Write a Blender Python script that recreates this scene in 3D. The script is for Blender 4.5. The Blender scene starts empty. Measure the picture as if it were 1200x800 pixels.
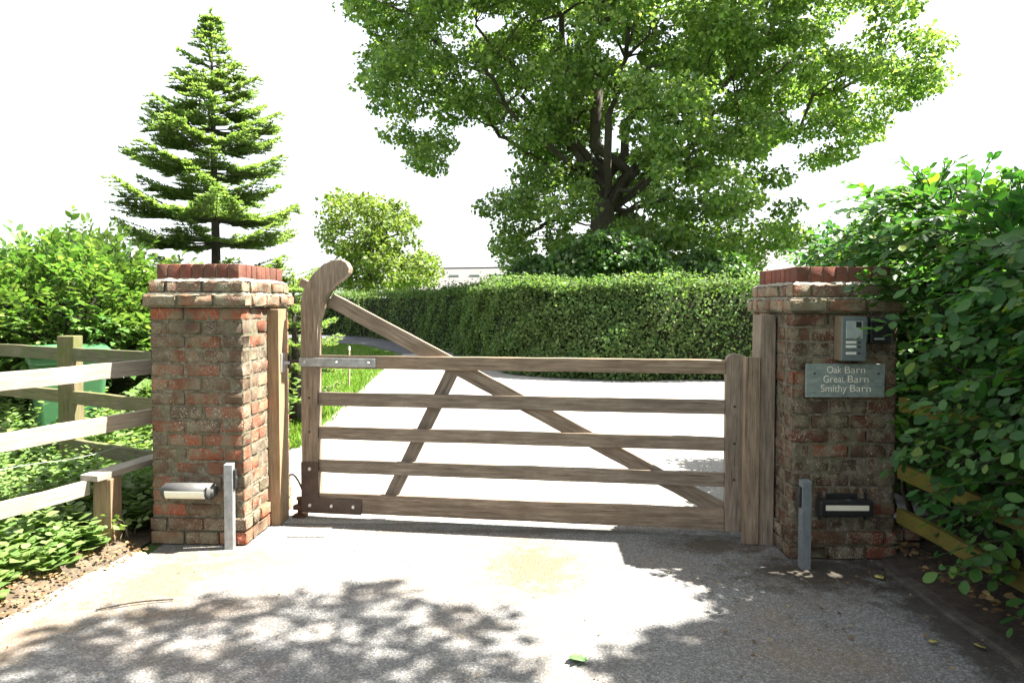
import bpy, bmesh, math, random
import numpy as np
from mathutils import Vector, Matrix
R = math.radians
random.seed(7)
rng = np.random.default_rng(7)
scene = bpy.context.scene
C = scene.collection

# ------------------------------------------------------------------ camera
H = 1.5; PITCH = R(1.8); F = 800.0; SH = 20.0
cam_d = bpy.data.cameras.new('camera'); cam = bpy.data.objects.new('camera', cam_d); C.objects.link(cam)
cam_d.sensor_width = 36; cam_d.lens = F/1200*36; cam_d.shift_y = -SH/1200
cam_d.clip_start = .05; cam_d.clip_end = 2000
cam.location = (0, 0, H); cam.rotation_euler = (R(90)-PITCH, 0, 0)
scene.camera = cam
# ------------------------------------------------------------------ sky, sun, exposure
SUN_AZ = R(7); SUN_EL = R(59)          # azimuth measured from +X towards +Y
w = bpy.data.worlds.new('World'); scene.world = w; w.use_nodes = True
nt = w.node_tree; nt.nodes.clear()
out = nt.nodes.new('ShaderNodeOutputWorld'); bg = nt.nodes.new('ShaderNodeBackground')
sky = nt.nodes.new('ShaderNodeTexSky'); sky.sky_type = 'NISHITA'; sky.sun_disc = False
sky.sun_elevation = SUN_EL; sky.sun_rotation = R(90)-SUN_AZ
sky.air_density = 1.0; sky.dust_density = 4.0; sky.ozone_density = 1.0
veil = nt.nodes.new('ShaderNodeMixRGB'); veil.inputs[0].default_value = .55; veil.inputs[2].default_value = (7.5, 7.6, 7.7, 1)   # thin bright high cloud
nt.links.new(sky.outputs[0], veil.inputs[1]); nt.links.new(veil.outputs[0], bg.inputs[0])
bg.inputs[1].default_value = .045
nt.links.new(bg.outputs[0], out.inputs[0])
sd = bpy.data.lights.new('sun', 'SUN'); sd.energy = 5.0; sd.angle = R(.53); sd.color = (1, .95, .86)
sun = bpy.data.objects.new('sun', sd); C.objects.link(sun)
sdir = Vector((math.cos(SUN_EL)*math.cos(SUN_AZ), math.cos(SUN_EL)*math.sin(SUN_AZ), math.sin(SUN_EL)))
sun.rotation_euler = sdir.to_track_quat('Z', 'Y').to_euler(); sun.location = (8, 0, 14)
vs = scene.view_settings; vs.view_transform = 'Standard'; vs.look = 'None'; vs.gamma = 1; vs.use_curve_mapping = False
vs.exposure = 2.75
scene.cycles.max_bounces = 8; scene.cycles.transparent_max_bounces = 8

# ------------------------------------------------------------------ helpers
def at(px, py, Y):
    """world point at depth Y seen at that place of the photograph (used to survey real positions)"""
    u = (px-600)/F; v = (400-SH-py)/F
    dy = math.cos(PITCH)+v*math.sin(PITCH); dz = -math.sin(PITCH)+v*math.cos(PITCH)
    return Vector((u/dy*Y, Y, H+dz/dy*Y))
def gnd(px, py, z=0.0):
    a = at(px, py, 1.0); k = (z-H)/(a.z-H)
    return Vector((a.x*k, k, z))

def tag(o, label=None, cat=None, group=None, kind=None):
    if label: o['label'] = label
    if cat: o['category'] = cat
    if group: o['group'] = group
    if kind: o['kind'] = kind
    return o
def thing(name, label, cat, loc=(0, 0, 0), rz=0, group=None):
    o = bpy.data.objects.new(name, None); C.objects.link(o); o.empty_display_size = .1
    o.location = loc; o.rotation_euler = (0, 0, rz)
    return tag(o, label, cat, group)
def link(name, me, mat, parent=None, smooth=False):
    me.name = name
    o = bpy.data.objects.new(name, me); C.objects.link(o)
    if mat: me.materials.append(mat)
    if smooth: me.polygons.foreach_set('use_smooth', [True]*len(me.polygons))
    if parent: o.parent = parent
    return o
def np_mesh(V, faces_list):
    """V (n,3); faces_list = list of (m,k) int arrays"""
    me = bpy.data.meshes.new('m'); V = np.asarray(V, dtype=np.float32)
    me.vertices.add(len(V)); me.vertices.foreach_set('co', V.ravel())
    loops = np.concatenate([f.ravel() for f in faces_list]).astype(np.int32)
    tot = np.concatenate([np.full(len(f), f.shape[1]) for f in faces_list]).astype(np.int32)
    st = np.concatenate([[0], np.cumsum(tot)[:-1]]).astype(np.int32)
    me.loops.add(len(loops)); me.loops.foreach_set('vertex_index', loops)
    me.polygons.add(len(tot)); me.polygons.foreach_set('loop_start', st); me.polygons.foreach_set('loop_total', tot)
    me.update(calc_edges=True)
    return me
def bm_obj(name, bm, mat, parent=None, bevel=0, seg=2, smooth=False):
    if bevel:
        bmesh.ops.bevel(bm, geom=bm.edges[:], offset=bevel, segments=seg, affect='EDGES', profile=.6)
    bmesh.ops.recalc_face_normals(bm, faces=bm.faces[:])
    me = bpy.data.meshes.new(name); bm.to_mesh(me); bm.free()
    return link(name, me, mat, parent, smooth)
def box_bm(bm, x0, x1, y0, y1, z0, z1):
    r = bmesh.ops.create_cube(bm, size=1)
    M = Matrix.Translation(((x0+x1)/2, (y0+y1)/2, (z0+z1)/2)) @ Matrix.Diagonal((x1-x0, y1-y0, z1-z0, 1))
    bmesh.ops.transform(bm, matrix=M, verts=r['verts']); return r['verts']
def box(name, x0, x1, y0, y1, z0, z1, mat, parent=None, bevel=.003):
    bm = bmesh.new(); box_bm(bm, x0, x1, y0, y1, z0, z1)
    return bm_obj(name, bm, mat, parent, bevel)
def cyl_bm(bm, p0, p1, r, n=16, r2=None):
    p0 = Vector(p0); p1 = Vector(p1); d = p1-p0
    q = bmesh.ops.create_cone(bm, cap_ends=True, segments=n, radius1=r, radius2=r if r2 is None else r2, depth=d.length)
    M = Matrix.Translation((p0+p1)/2) @ d.to_track_quat('Z', 'Y').to_matrix().to_4x4()
    bmesh.ops.transform(bm, matrix=M, verts=q['verts']); return q['verts']
def prism_bm(bm, pts, y0, y1):
    """outline in x,z extruded along y"""
    a = [bm.verts.new((p[0], y0, p[1])) for p in pts]; b = [bm.verts.new((p[0], y1, p[1])) for p in pts]
    bm.faces.new(a); bm.faces.new(b[::-1]); n = len(pts)
    for i in range(n): bm.faces.new((a[i], b[i], b[(i+1) % n], a[(i+1) % n]))
def beam(name, p0, p1, wid, hei, mat, parent=None, bevel=.004, warp=.0, up=(0, 0, 1)):
    """timber whose grain runs along its own local X; wid across, hei along up"""
    p0 = Vector(p0); p1 = Vector(p1); L = (p1-p0).length
    bm = bmesh.new(); n = max(2, int(L/.12))
    rings = []
    for i in range(n+1):
        x = L*i/n; dy = warp*(random.random()-.5); dz = warp*(random.random()-.5); k = 1+warp*2*(random.random()-.5)
        rings.append([bm.verts.new((x, sy*wid/2+dy, sz*hei/2*k+dz)) for sy, sz in ((-1, -1), (1, -1), (1, 1), (-1, 1))])
    for a, b in zip(rings, rings[1:]):
        for j in range(4): bm.faces.new((a[j], a[(j+1) % 4], b[(j+1) % 4], b[j]))
    bm.faces.new(rings[0][::-1]); bm.faces.new(rings[-1])
    ed = [e for e in bm.edges if abs((e.verts[0].co-e.verts[1].co).normalized().x) > .9 or e.is_boundary or (abs(e.verts[0].co.x-e.verts[1].co.x) < 1e-6 and (e.verts[0].co.x < 1e-6 or e.verts[0].co.x > L-1e-6))]
    bmesh.ops.bevel(bm, geom=ed, offset=bevel, segments=2, affect='EDGES', profile=.6)
    o = bm_obj(name, bm, mat, parent)
    xa = (p1-p0).normalized(); za = Vector(up); ya = za.cross(xa).normalized(); za = xa.cross(ya)
    o.matrix_local = Matrix.Translation(p0) @ Matrix((xa, ya, za)).transposed().to_4x4()
    return o
def copy_tree(o, parent=None):
    c = o.copy(); C.objects.link(c)
    if parent is not None: c.parent = parent
    for ch in list(o.children): copy_tree(ch, c)
    return c

# ------------------------------------------------------------------ materials
class NT:
    def __init__(s, name):
        s.m = bpy.data.materials.new(name); s.m.use_nodes = True; s.t = s.m.node_tree; s.t.nodes.clear()
        s.out = s.n('ShaderNodeOutputMaterial'); s.b = s.n('ShaderNodeBsdfPrincipled'); s.l(s.b.outputs[0], s.out.inputs[0])
    def n(s, t, **k):
        x = s.t.nodes.new(t)
        for a, b in k.items():
            if hasattr(x, a): setattr(x, a, b)
            else: x.inputs[a.replace('_', ' ')].default_value = b
        return x
    def l(s, a, b): s.t.links.new(a, b)
    def coord(s, scale=(1, 1, 1), kind='Object'):
        tc = s.n('ShaderNodeTexCoord'); mp = s.n('ShaderNodeMapping'); mp.inputs['Scale'].default_value = scale
        s.l(tc.outputs[kind], mp.inputs[0]); return mp.outputs[0]
    def noise(s, vec, scale, detail=4, rough=.55):
        x = s.n('ShaderNodeTexNoise'); x.inputs['Scale'].default_value = scale; x.inputs['Detail'].default_value = detail; x.inputs['Roughness'].default_value = rough
        s.l(vec, x.inputs['Vector']); return x.outputs[0]
    def ramp(s, fac, stops, interp='LINEAR'):
        x = s.n('ShaderNodeValToRGB'); x.color_ramp.interpolation = interp; e = x.color_ramp.elements
        while len(e) < len(stops): e.new(.5)
        for i, (p, c) in enumerate(stops): e[i].position = p; e[i].color = (*c, 1) if len(c) == 3 else c
        s.l(fac, x.inputs[0]); return x.outputs[0]
    def mix(s, fac, a, b, mode='MIX'):
        x = s.n('ShaderNodeMixRGB', blend_type=mode)
        for i, v in enumerate((fac, a, b)):
            if isinstance(v, (int, float)): x.inputs[i].default_value = v
            elif isinstance(v, tuple): x.inputs[i].default_value = (*v, 1)
            else: s.l(v, x.inputs[i])
        return x.outputs[0]
    def math(s, op, a, b=0.0):
        x = s.n('ShaderNodeMath', operation=op)
        for i, v in enumerate((a, b)):
            if isinstance(v, (int, float)): x.inputs[i].default_value = v
            else: s.l(v, x.inputs[i])
        return x.outputs[0]
    def bump(s, h, strength=.5, dist=.01):
        x = s.n('ShaderNodeBump'); x.inputs['Strength'].default_value = strength; x.inputs['Distance'].default_value = dist
        s.l(h, x.inputs['Height']); s.l(x.outputs[0], s.b.inputs['Normal']); return x
    def col(s, c):
        if isinstance(c, tuple): s.b.inputs['Base Color'].default_value = (*c, 1)
        else: s.l(c, s.b.inputs['Base Color'])
    def set(s, **k):
        for a, v in k.items(): s.b.inputs[a.replace('_', ' ')].default_value = v
        return s
g3 = lambda v: (v, v, v)

def plain(name, c, rough=.5, metal=0, spec=.5, var=.15):
    s = NT(name); v = s.coord(); n = s.noise(v, 25, 5)
    s.col(s.ramp(n, [(.3, tuple(x*(1-var) for x in c)), (.7, tuple(min(1, x*(1+var)) for x in c))])); s.set(Roughness=rough, Metallic=metal)
    s.b.inputs['Specular IOR Level'].default_value = spec; s.bump(n, .12, .003)
    return s.m

def wood_mat(name, dark, mid, light, green=None, rough=.75):
    s = NT(name); v = s.coord((1, 14, 14)); v2 = s.coord((1, 1, 1))
    oi = s.n('ShaderNodeObjectInfo'); add = s.n('ShaderNodeVectorMath', operation='ADD'); s.l(v, add.inputs[0])
    ml = s.n('ShaderNodeMath', operation='MULTIPLY'); s.l(oi.outputs['Random'], ml.inputs[0]); ml.inputs[1].default_value = 50; s.l(ml.outputs[0], add.inputs[1])
    g = s.noise(add.outputs[0], 5, 8, .7); big = s.noise(v2, 4, 4, .6); fine = s.noise(s.coord((3, 60, 60)), 10, 3, .7)
    c = s.ramp(g, [(.28, dark), (.5, mid), (.72, light)])
    c = s.mix(s.ramp(big, [(.35, g3(0)), (.7, g3(.45))]), c, dark)
    if green: c = s.mix(s.ramp(s.noise(v2, 7, 6, .65), [(.4, g3(0)), (.62, g3(.85))]), c, green)
    kn = s.n('ShaderNodeTexVoronoi'); kn.inputs['Scale'].default_value = 3.2; s.l(s.coord((.6, 1.6, 1.6)), kn.inputs['Vector'])
    c = s.mix(s.ramp(kn.outputs['Distance'], [(.03, g3(.8)), (.09, g3(0))]), c, tuple(x*.35 for x in dark))
    ck = s.noise(s.coord((.7, 34, 34)), 3.2, 4, .6); crack = s.ramp(ck, [(.335, g3(1)), (.375, g3(0))])
    c = s.mix(s.math('MULTIPLY', crack, .75), c, tuple(x*.3 for x in dark))
    tint = s.ramp(oi.outputs['Random'], [(0, (.84, .84, .84)), (.5, (1, .98, .95)), (1, (1.12, 1.02, .92))]); c = s.mix(1.0, c, tint, 'MULTIPLY')
    s.col(c); s.set(Roughness=rough); s.b.inputs['Specular IOR Level'].default_value = .25
    s.bump(s.mix(.5, g, fine), .55, .006)
    return s.m
M = {}
M['gate_oak'] = wood_mat('weathered_oak', (.09, .07, .053), (.21, .17, .132), (.35, .298, .238))
M['post_oak'] = wood_mat('post_oak', (.16, .105, .062), (.29, .205, .125), (.38, .285, .18))
M['grey_wood'] = wood_mat('silvered_softwood', (.18, .155, .125), (.32, .285, .24), (.42, .385, .33))
M['green_wood'] = wood_mat('algae_softwood', (.07, .064, .038), (.135, .12, .075), (.21, .19, .13), green=(.085, .105, .035))
M['mossy_wood'] = wood_mat('mossy_rail_wood', (.055, .047, .012), (.10, .082, .02), (.14, .12, .035), green=(.115, .11, .02))
M['galv'] = plain('galvanised_steel', (.30, .31, .315), .5, .5, var=.25)
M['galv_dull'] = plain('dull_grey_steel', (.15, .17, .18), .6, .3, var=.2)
M['brown_steel'] = plain('brown_painted_steel', (.055, .035, .026), .5, .2, var=.3)
M['rust'] = plain('rusty_steel', (.10, .045, .022), .8, .2, var=.4)
M['black'] = plain('black_plastic', (.018, .019, .02), .4, 0, var=.2)
M['dark_grey'] = plain('dark_grey_casting', (.05, .052, .055), .45, .2, var=.2)
M['lens'] = plain('cream_lens', (.72, .69, .56), .35, 0, var=.06)
M['bolt'] = plain('zinc_bolt', (.6, .6, .58), .35, .6, var=.1)
M['white'] = plain('off_white_plastic', (.62, .62, .58), .5, 0, var=.06)
M['bin'] = plain('green_bin_plastic', (.04, .13, .055), .5, 0, var=.08)
M['bin_lid'] = plain('green_lid_plastic', (.05, .19, .07), .45, 0, var=.08)
M['panel_grey'] = plain('panel_grey', (.16, .19, .20), .4, .3, var=.1)
M['panel_silver'] = plain('panel_silver', (.45, .5, .5), .35, .4, var=.1)
M['bronze'] = plain('bronze_side', (.23, .19, .13), .45, .4, var=.15)
M['engraved'] = plain('engraved_cream', (.72, .68, .56), .6, 0, var=.05)
M['shade_core'] = plain('dark_shade_core', (.018, .022, .010), .95, 0, .1, var=.4)  # near-black filler colour, standing in for shade deep inside foliage

# slate-grey sign with streaks
s = NT('slate_sign'); n = s.noise(s.coord((4, 4, 10)), 6, 6, .6)
s.col(s.ramp(n, [(.3, (.15, .185, .175)), (.7, (.30, .345, .33))])); s.set(Roughness=.4, Metallic=.15); s.bump(n, .1, .002); M['sign'] = s.m

def brick_mat(name, stops, lichen=.5, seed=0.0):
    s = NT(name); v = s.coord(); geo = s.n('ShaderNodeNewGeometry')
    c = s.ramp(geo.outputs['Random Per Island'], stops, 'CONSTANT')
    n1 = s.noise(v, 45, 6, .7); n2 = s.noise(v, 9+seed, 5, .65); n3 = s.noise(v, 120, 4, .7); n4 = s.noise(v, 3.3+seed, 4, .6)
    c = s.mix(s.ramp(n1, [(.35, g3(0)), (.75, g3(.6))]), c, (.10, .055, .035))
    c = s.mix(s.math('MULTIPLY', s.ramp(n2, [(.44, g3(0)), (.58, g3(1))]), lichen), c, (.17, .15, .10))
    spots = s.math('MULTIPLY', s.ramp(n3, [(.56, g3(0)), (.64, g3(1))]), s.ramp(n4, [(.42, g3(.05)), (.62, g3(.9))]))
    c = s.mix(s.math('MULTIPLY', spots, lichen*1.3), c, (.50, .47, .39))
    c = s.mix(s.ramp(n4, [(.3, g3(.55)), (.5, g3(0))]), c, (.055, .04, .028))
    s.col(c); s.set(Roughness=.92); s.b.inputs['Specular IOR Level'].default_value = .2
    s.bump(s.mix(.35, n1, n3), 1.0, .011); return s.m
BR = [(0, (.27, .070, .034)), (.12, (.18, .070, .040)), (.3, (.12, .070, .045)), (.42, (.34, .090, .040)), (.54, (.14, .092, .062)), (.68, (.21, .085, .050)), (.84, (.10, .075, .055)), (.93, (.25, .14, .08))]
M['brick'] = brick_mat('reclaimed_brick', BR, .8)
M['brick_shaded'] = brick_mat('shaded_reclaimed_brick', [(p_, tuple(x*.5 for x in c_)) for p_, c_ in BR], .85, 1.5)  # damp tone darkened further, painting the right pier's deep shade into the colour
M['corbel'] = brick_mat('corbel_brick', [(0, (.17, .10, .07)), (.3, (.26, .12, .07)), (.6, (.14, .10, .08)), (.8, (.22, .15, .10))], 1.0, 2.0)
M['coping'] = brick_mat('smooth_coping_brick', [(0, (.17, .05, .036)), (.4, (.14, .048, .036)), (.7, (.20, .062, .042))], .12, 1.0)
s = NT('lime_mortar'); v = s.coord(); n1 = s.noise(v, 30, 7, .7); n2 = s.noise(v, 150, 3, .7); n4 = s.noise(v, 4, 4, .6)
c = s.ramp(n1, [(.3, (.065, .052, .034)), (.5, (.13, .11, .078)), (.7, (.27, .24, .18))]); c = s.mix(s.ramp(n4, [(.45, g3(0)), (.65, g3(.7))]), c, (.10, .105, .055))
s.col(c); s.set(Roughness=.95); s.bump(s.mix(.4, n1, n2), 1.0, .008); M['mortar'] = s.m

# --- ground materials (world-scale coordinates, objects sit at the origin)
def tarmac(name, dark, light, stain=.5, dirt=False):
    s = NT(name); v = s.coord()
    vo = s.n('ShaderNodeTexVoronoi'); vo.inputs['Scale'].default_value = 130; s.l(v, vo.inputs['Vector'])
    sep = s.n('ShaderNodeSeparateColor'); s.l(vo.outputs['Color'], sep.inputs[0])
    c = s.ramp(sep.outputs[0], [(0, dark), (.55, tuple((a+b)/2 for a, b in zip(dark, light))), (.85, light), (1, tuple(min(.7, x*1.35) for x in light))])
    big = s.noise(v, 1.1, 6, .65); mid = s.noise(v, 5, 6, .7); fine = s.noise(v, 260, 2, .6)
    c = s.mix(s.ramp(big, [(.50, g3(0)), (.66, g3(stain))]), c, (.19, .115, .05), 'MIX')
    c = s.mix(s.math('MULTIPLY', s.ramp(mid, [(.5, g3(0)), (.68, g3(.7))]), s.ramp(s.noise(v, .6, 3, .5), [(.4, g3(0)), (.65, g3(1))])), c, (.10, .085, .06))
    if dirt:      # old stains and trodden-in soil; the last entry darkens a strip below the gate
        sx = s.n('ShaderNodeSeparateXYZ'); s.l(v, sx.inputs[0])
        def blob(cx, cy, rx, ry):
            a_ = s.math('POWER', s.math('ABSOLUTE', s.math('DIVIDE', s.math('SUBTRACT', sx.outputs[0], cx), rx)), 2.0); b_ = s.math('POWER', s.math('ABSOLUTE', s.math('DIVIDE', s.math('SUBTRACT', sx.outputs[1], cy), ry)), 2.0)
            d_ = s.math('SQRT', s.math('ADD', a_, b_)); return s.math('ADD', d_, s.math('MULTIPLY', s.math('SUBTRACT', s.noise(v, 7, 9, .85), .5), 3.4))
        for (cx, cy, rx, ry, col_, amt) in ((.12, 3.85, .40, .5, (.12, .085, .04), .75), (-1.9, 3.6, .36, .6, (.13, .088, .045), .65), (-2.2, 2.9, .18, .6, (.12, .08, .045), .65), (-1.55, 3.95, .4, .25, (.13, .10, .06), .5), (1.75, 3.75, .62, .36, (.035, .027, .018), .9), (1.25, 4.2, .4, .2, (.05, .036, .022), .8), (2.05, 3.0, .22, 1.2, (.03, .024, .017), .85), (.2, 4.45, 1.5, .07, (.06, .045, .03), .6)):
            c = s.mix(s.ramp(blob(cx, cy, rx, ry), [(.35, g3(amt)), (1.0, g3(0))]), c, col_)
    s.col(c); s.set(Roughness=.9); s.b.inputs['Specular IOR Level'].default_value = .3
    s.bump(s.mix(.35, vo.outputs['Distance'], fine), .9, .007); return s.m
M['drive'] = tarmac('aggregate_tarmac', (.098, .096, .094), (.20, .197, .192), .3, True)
M['yard'] = tarmac('pale_gravel', (.19, .185, .175), (.32, .31, .29), .2)
M['lane'] = tarmac('lane_asphalt', (.05, .053, .058), (.10, .103, .11), .1)
s = NT('soil'); v = s.coord(); n = s.noise(v, 14, 8, .75); n2 = s.noise(v, 2.2, 5, .6); n3 = s.noise(v, 90, 4, .7)
c = s.ramp(n, [(.3, (.035, .025, .016)), (.5, (.085, .063, .042)), (.7, (.17, .135, .095))]); c = s.mix(s.ramp(n2, [(.4, g3(0)), (.65, g3(.6))]), c, (.13, .09, .052))
s.col(c); s.set(Roughness=1); s.bump(s.mix(.5, n, n3), 1, .03); M['soil'] = s.m
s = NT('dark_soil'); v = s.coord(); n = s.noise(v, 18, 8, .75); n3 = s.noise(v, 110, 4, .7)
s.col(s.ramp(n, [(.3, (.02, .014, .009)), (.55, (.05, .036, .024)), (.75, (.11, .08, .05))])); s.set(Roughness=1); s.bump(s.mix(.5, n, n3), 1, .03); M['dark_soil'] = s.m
s = NT('turf'); v = s.coord(); n = s.noise(v, 3, 8, .7); n3 = s.noise(v, 80, 4, .7)
s.col(s.ramp(s.mix(.5, n, n3), [(.35, (.035, .07, .012)), (.55, (.08, .15, .025)), (.7, (.14, .20, .045))])); s.set(Roughness=1); s.bump(n3, 1, .03); M['turf'] = s.m
s = NT('kerb_concrete'); v = s.coord(); n = s.noise(v, 22, 7, .7)
s.col(s.ramp(n, [(.3, (.20, .17, .12)), (.6, (.36, .33, .27))])); s.set(Roughness=.95); s.bump(n, .7, .01); M['kerb'] = s.m

s = NT('dirty_kerb'); v = s.coord(); n = s.noise(v, 12, 8, .8)
s.col(s.ramp(n, [(.35, (.02, .016, .012)), (.6, (.075, .065, .05)), (.75, (.12, .11, .09))])); s.set(Roughness=1); s.bump(n, .8, .01); M['kerb_dark'] = s.m

def leaf_mat(name, stops, trans=.4, rough=.42, spec=.4, tcol=None):
    s = NT(name); geo = s.n('ShaderNodeNewGeometry')
    c = s.ramp(geo.outputs['Random Per Island'], stops)
    n = s.noise(s.coord(), 1.7, 3, .5); hsv = s.n('ShaderNodeHueSaturation'); s.l(c, hsv.inputs['Color'])
    s.l(s.math('ADD', s.math('MULTIPLY', n, .8), .62), hsv.inputs['Value']); s.l(s.math('ADD', s.math('MULTIPLY', n, .06), .47), hsv.inputs['Hue']); c = hsv.outputs[0]
    s.col(c); s.set(Roughness=rough); s.b.inputs['Specular IOR Level'].default_value = spec
    tr = s.n('ShaderNodeBsdfTranslucent'); s.l(s.mix(1.0, c, tcol or (1.55, 1.7, .7), 'MULTIPLY'), tr.inputs[0])
    mx = s.n('ShaderNodeMixShader'); mx.inputs[0].default_value = trans
    s.l(s.b.outputs[0], mx.inputs[1]); s.l(tr.outputs[0], mx.inputs[2]); s.l(mx.outputs[0], s.out.inputs[0])
    return s.m
M['oak_leaf'] = leaf_mat('oak_foliage', [(0, (.062, .115, .035)), (.5, (.125, .195, .06)), (.85, (.20, .275, .09)), (1, (.28, .34, .13))], .5)
M['dark_leaf'] = leaf_mat('dark_shrub_foliage', [(0, (.03, .07, .02)), (.6, (.06, .12, .035)), (1, (.10, .17, .05))], .35)
M['pale_leaf'] = leaf_mat('pale_oak_foliage', [(0, (.08, .13, .03)), (.5, (.13, .18, .045)), (1, (.2, .24, .07))], .42)
M['beech_far'] = leaf_mat('beech_hedge_foliage', [(0, (.04, .08, .026)), (.5, (.08, .135, .042)), (.85, (.12, .18, .06)), (1, (.17, .22, .085))], .38, .62, .2)
M['beech'] = leaf_mat('beech_leaf', [(0, (.022, .075, .018)), (.5, (.042, .115, .026)), (.95, (.07, .15, .03)), (.985, (.14, .2, .03)), (1, (.16, .21, .03))], .42, .45, .28)
M['laurel'] = leaf_mat('laurel_leaf', [(0, (.05, .11, .028)), (.5, (.09, .165, .042)), (1, (.17, .24, .075))], .35, .3, .5)
M['fir'] = leaf_mat('fir_needle', [(0, (.08, .135, .05)), (.5, (.16, .235, .085)), (1, (.26, .33, .14))], .42, .5, .3)
M['weed'] = leaf_mat('weed_leaf', [(0, (.08, .14, .04)), (.5, (.13, .20, .06)), (1, (.2, .27, .1))], .4)
M['grass'] = leaf_mat('grass_blade', [(0, (.07, .15, .02)), (.5, (.12, .22, .03)), (1, (.2, .28, .06))], .4)
M['litter'] = leaf_mat('dead_leaf', [(0, (.07, .04, .02)), (.5, (.16, .10, .05)), (.9, (.26, .19, .09)), (1, (.33, .30, .08))], .15, .8, .2, (1.1, 1, .8))
M['straw'] = leaf_mat('dry_grass', [(0, (.22, .17, .09)), (1, (.40, .34, .20))], .2, .8, .2, (1.1, 1, .8))
M['green_fresh'] = plain('fresh_green_leaf', (.12, .33, .08), .5, 0, var=.2)
s = NT('bark'); v = s.coord((6, 6, 1.2)); n = s.noise(v, 4, 8, .75)
s.col(s.ramp(n, [(.3, (.025, .02, .015)), (.6, (.075, .062, .048)), (.75, (.13, .11, .085))])); s.set(Roughness=.95); s.bump(n, 1, .04); M['bark'] = s.m

# ------------------------------------------------------------------ foliage engine
LEAF_V = np.array([(0, 0, 0), (0, .5, .03), (0, 1, -.1), (-.27, .25, .05), (-.30, .62, .04), (.27, .25, .05), (.30, .62, .04)])
LEAF_F = [np.array([(0, 1, 4, 3), (0, 5, 6, 1)]), np.array([(1, 2, 4), (1, 6, 2)])]
_w = [0, .17, .27, .31, .27, .17, 0]; _y = [0, .14, .32, .5, .68, .85, 1.0]
BEECH_V = np.array([(0, y_, .012*math.sin(y_*9)-.10*y_*y_) for y_ in _y]+[(sg_*w_*(1.04 if i_ % 2 else .97), y_+.05*(i_ not in (0, 6)), .05-.10*y_*y_+(.022 if i_ % 2 else -.012)) for sg_ in (-1, 1) for i_, (w_, y_) in list(enumerate(zip(_w, _y)))[1:6]])
BEECH_F = [np.array([(i_, i_+1, 6+i_+1, 6+i_) for i_ in range(1, 5)]+[(i_, 11+i_, 11+i_+1, i_+1) for i_ in range(1, 5)]), np.array([(0, 1, 7), (0, 12, 1), (5, 6, 11), (5, 16, 6)])]
FAR_V = np.array([(0, 0, 0), (-.36, .45, .10), (0, 1, -.08), (.36, .5, .10)]); FAR_F = [np.array([(0, 3, 2), (0, 2, 1)])]
LOBE_V = np.array([(0, 0, 0), (-.22, .2, .03), (-.14, .32, .0), (-.36, .5, .06), (-.2, .62, 0), (-.25, .85, .03), (0, 1, -.06), (.25, .82, .03), (.2, .64, 0), (.36, .48, .06), (.14, .3, 0), (.22, .18, .03)])
LOBE_F = [np.array([(0, 6, 5, 4, 3, 2, 1)]), np.array([(0, 11, 10, 9, 8, 7, 6)])]
def unit(a): return a/np.maximum(np.linalg.norm(a, axis=1, keepdims=True), 1e-9)
def leaves_mesh(P, D, N, S, tpl=(FAR_V, FAR_F), wid=1.0):
    P, D, N = map(np.asarray, (P, D, N)); D = unit(D); X = unit(np.cross(D, N)); N = np.cross(X, D); S = np.asarray(S).reshape(-1, 1, 1)
    T = tpl[0]; n = len(P); k = len(T)
    V = P[:, None]+S*(T[None, :, 0:1]*wid*X[:, None]+T[None, :, 1:2]*D[:, None]+T[None, :, 2:3]*N[:, None])
    off = (np.arange(n)*k)[:, None, None]
    return np_mesh(V.reshape(-1, 3), [(f[None]+off).reshape(-1, f.shape[1]) for f in tpl[1]])
def rnd_dir(n): return unit(rng.normal(size=(n, 3)))
def tubes_mesh(paths, sides=7):
    """paths: list of (pts, radii)"""
    V = []; Fq = []; base = 0
    for pts, rad in paths:
        pts = np.asarray(pts, float); n = len(pts); T = np.gradient(pts, axis=0); T = unit(T)
        a = np.tile(np.array([[.31, .17, .93]]), (n, 1)); a[np.abs((T*a).sum(1)) > .9] = (1, 0, 0)
        X = unit(np.cross(T, a)); Y = np.cross(T, X); th = np.linspace(0, 2*math.pi, sides, endpoint=False)
        ring = pts[:, None]+np.asarray(rad)[:, None, None]*(np.cos(th)[None, :, None]*X[:, None]+np.sin(th)[None, :, None]*Y[:, None])
        V.append(ring.reshape(-1, 3))
        i = np.arange(n-1)[:, None]*sides; j = np.arange(sides)[None]; j2 = (j+1) % sides
        Fq.append((base+np.stack([i+j, i+j2, i+sides+j2, i+sides+j], -1)).reshape(-1, 4)); base += n*sides
    return np_mesh(np.concatenate(V), [np.concatenate(Fq)])
def bend(p0, p1, n=8, sag=.12, wob=.05):
    p0 = np.asarray(p0, float); p1 = np.asarray(p1, float); L = np.linalg.norm(p1-p0); t = np.linspace(0, 1, n)[:, None]
    q = p0+(p1-p0)*t; q[:, 2] += (np.sin(t[:, 0]*math.pi)*sag*L)
    q[1:-1] += rng.normal(size=(n-2, 3))*wob*L/n*1.6
    return q
def in_poly(x, y, poly):
    r = np.zeros(len(x), bool); px, py = np.array(poly).T; j = len(poly)-1
    for i in range(len(poly)):
        c = ((py[i] > y) != (py[j] > y)) & (x < (px[j]-px[i])*(y-py[i])/(py[j]-py[i]+1e-12)+px[i]); r ^= c; j = i
    return r

# ================================================================== GROUND
def sheet(name, pts, z, mat, kind='structure', sub=0, wob=0):
    bm = bmesh.new(); vs_ = [bm.verts.new((p[0], p[1], z)) for p in pts]; bm.faces.new(vs_)
    bmesh.ops.triangulate(bm, faces=bm.faces[:])
    o = bm_obj(name, bm, mat)
    if o.data.polygons[0].normal.z < 0: o.data.flip_normals()
    return tag(o, kind=kind)
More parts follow.
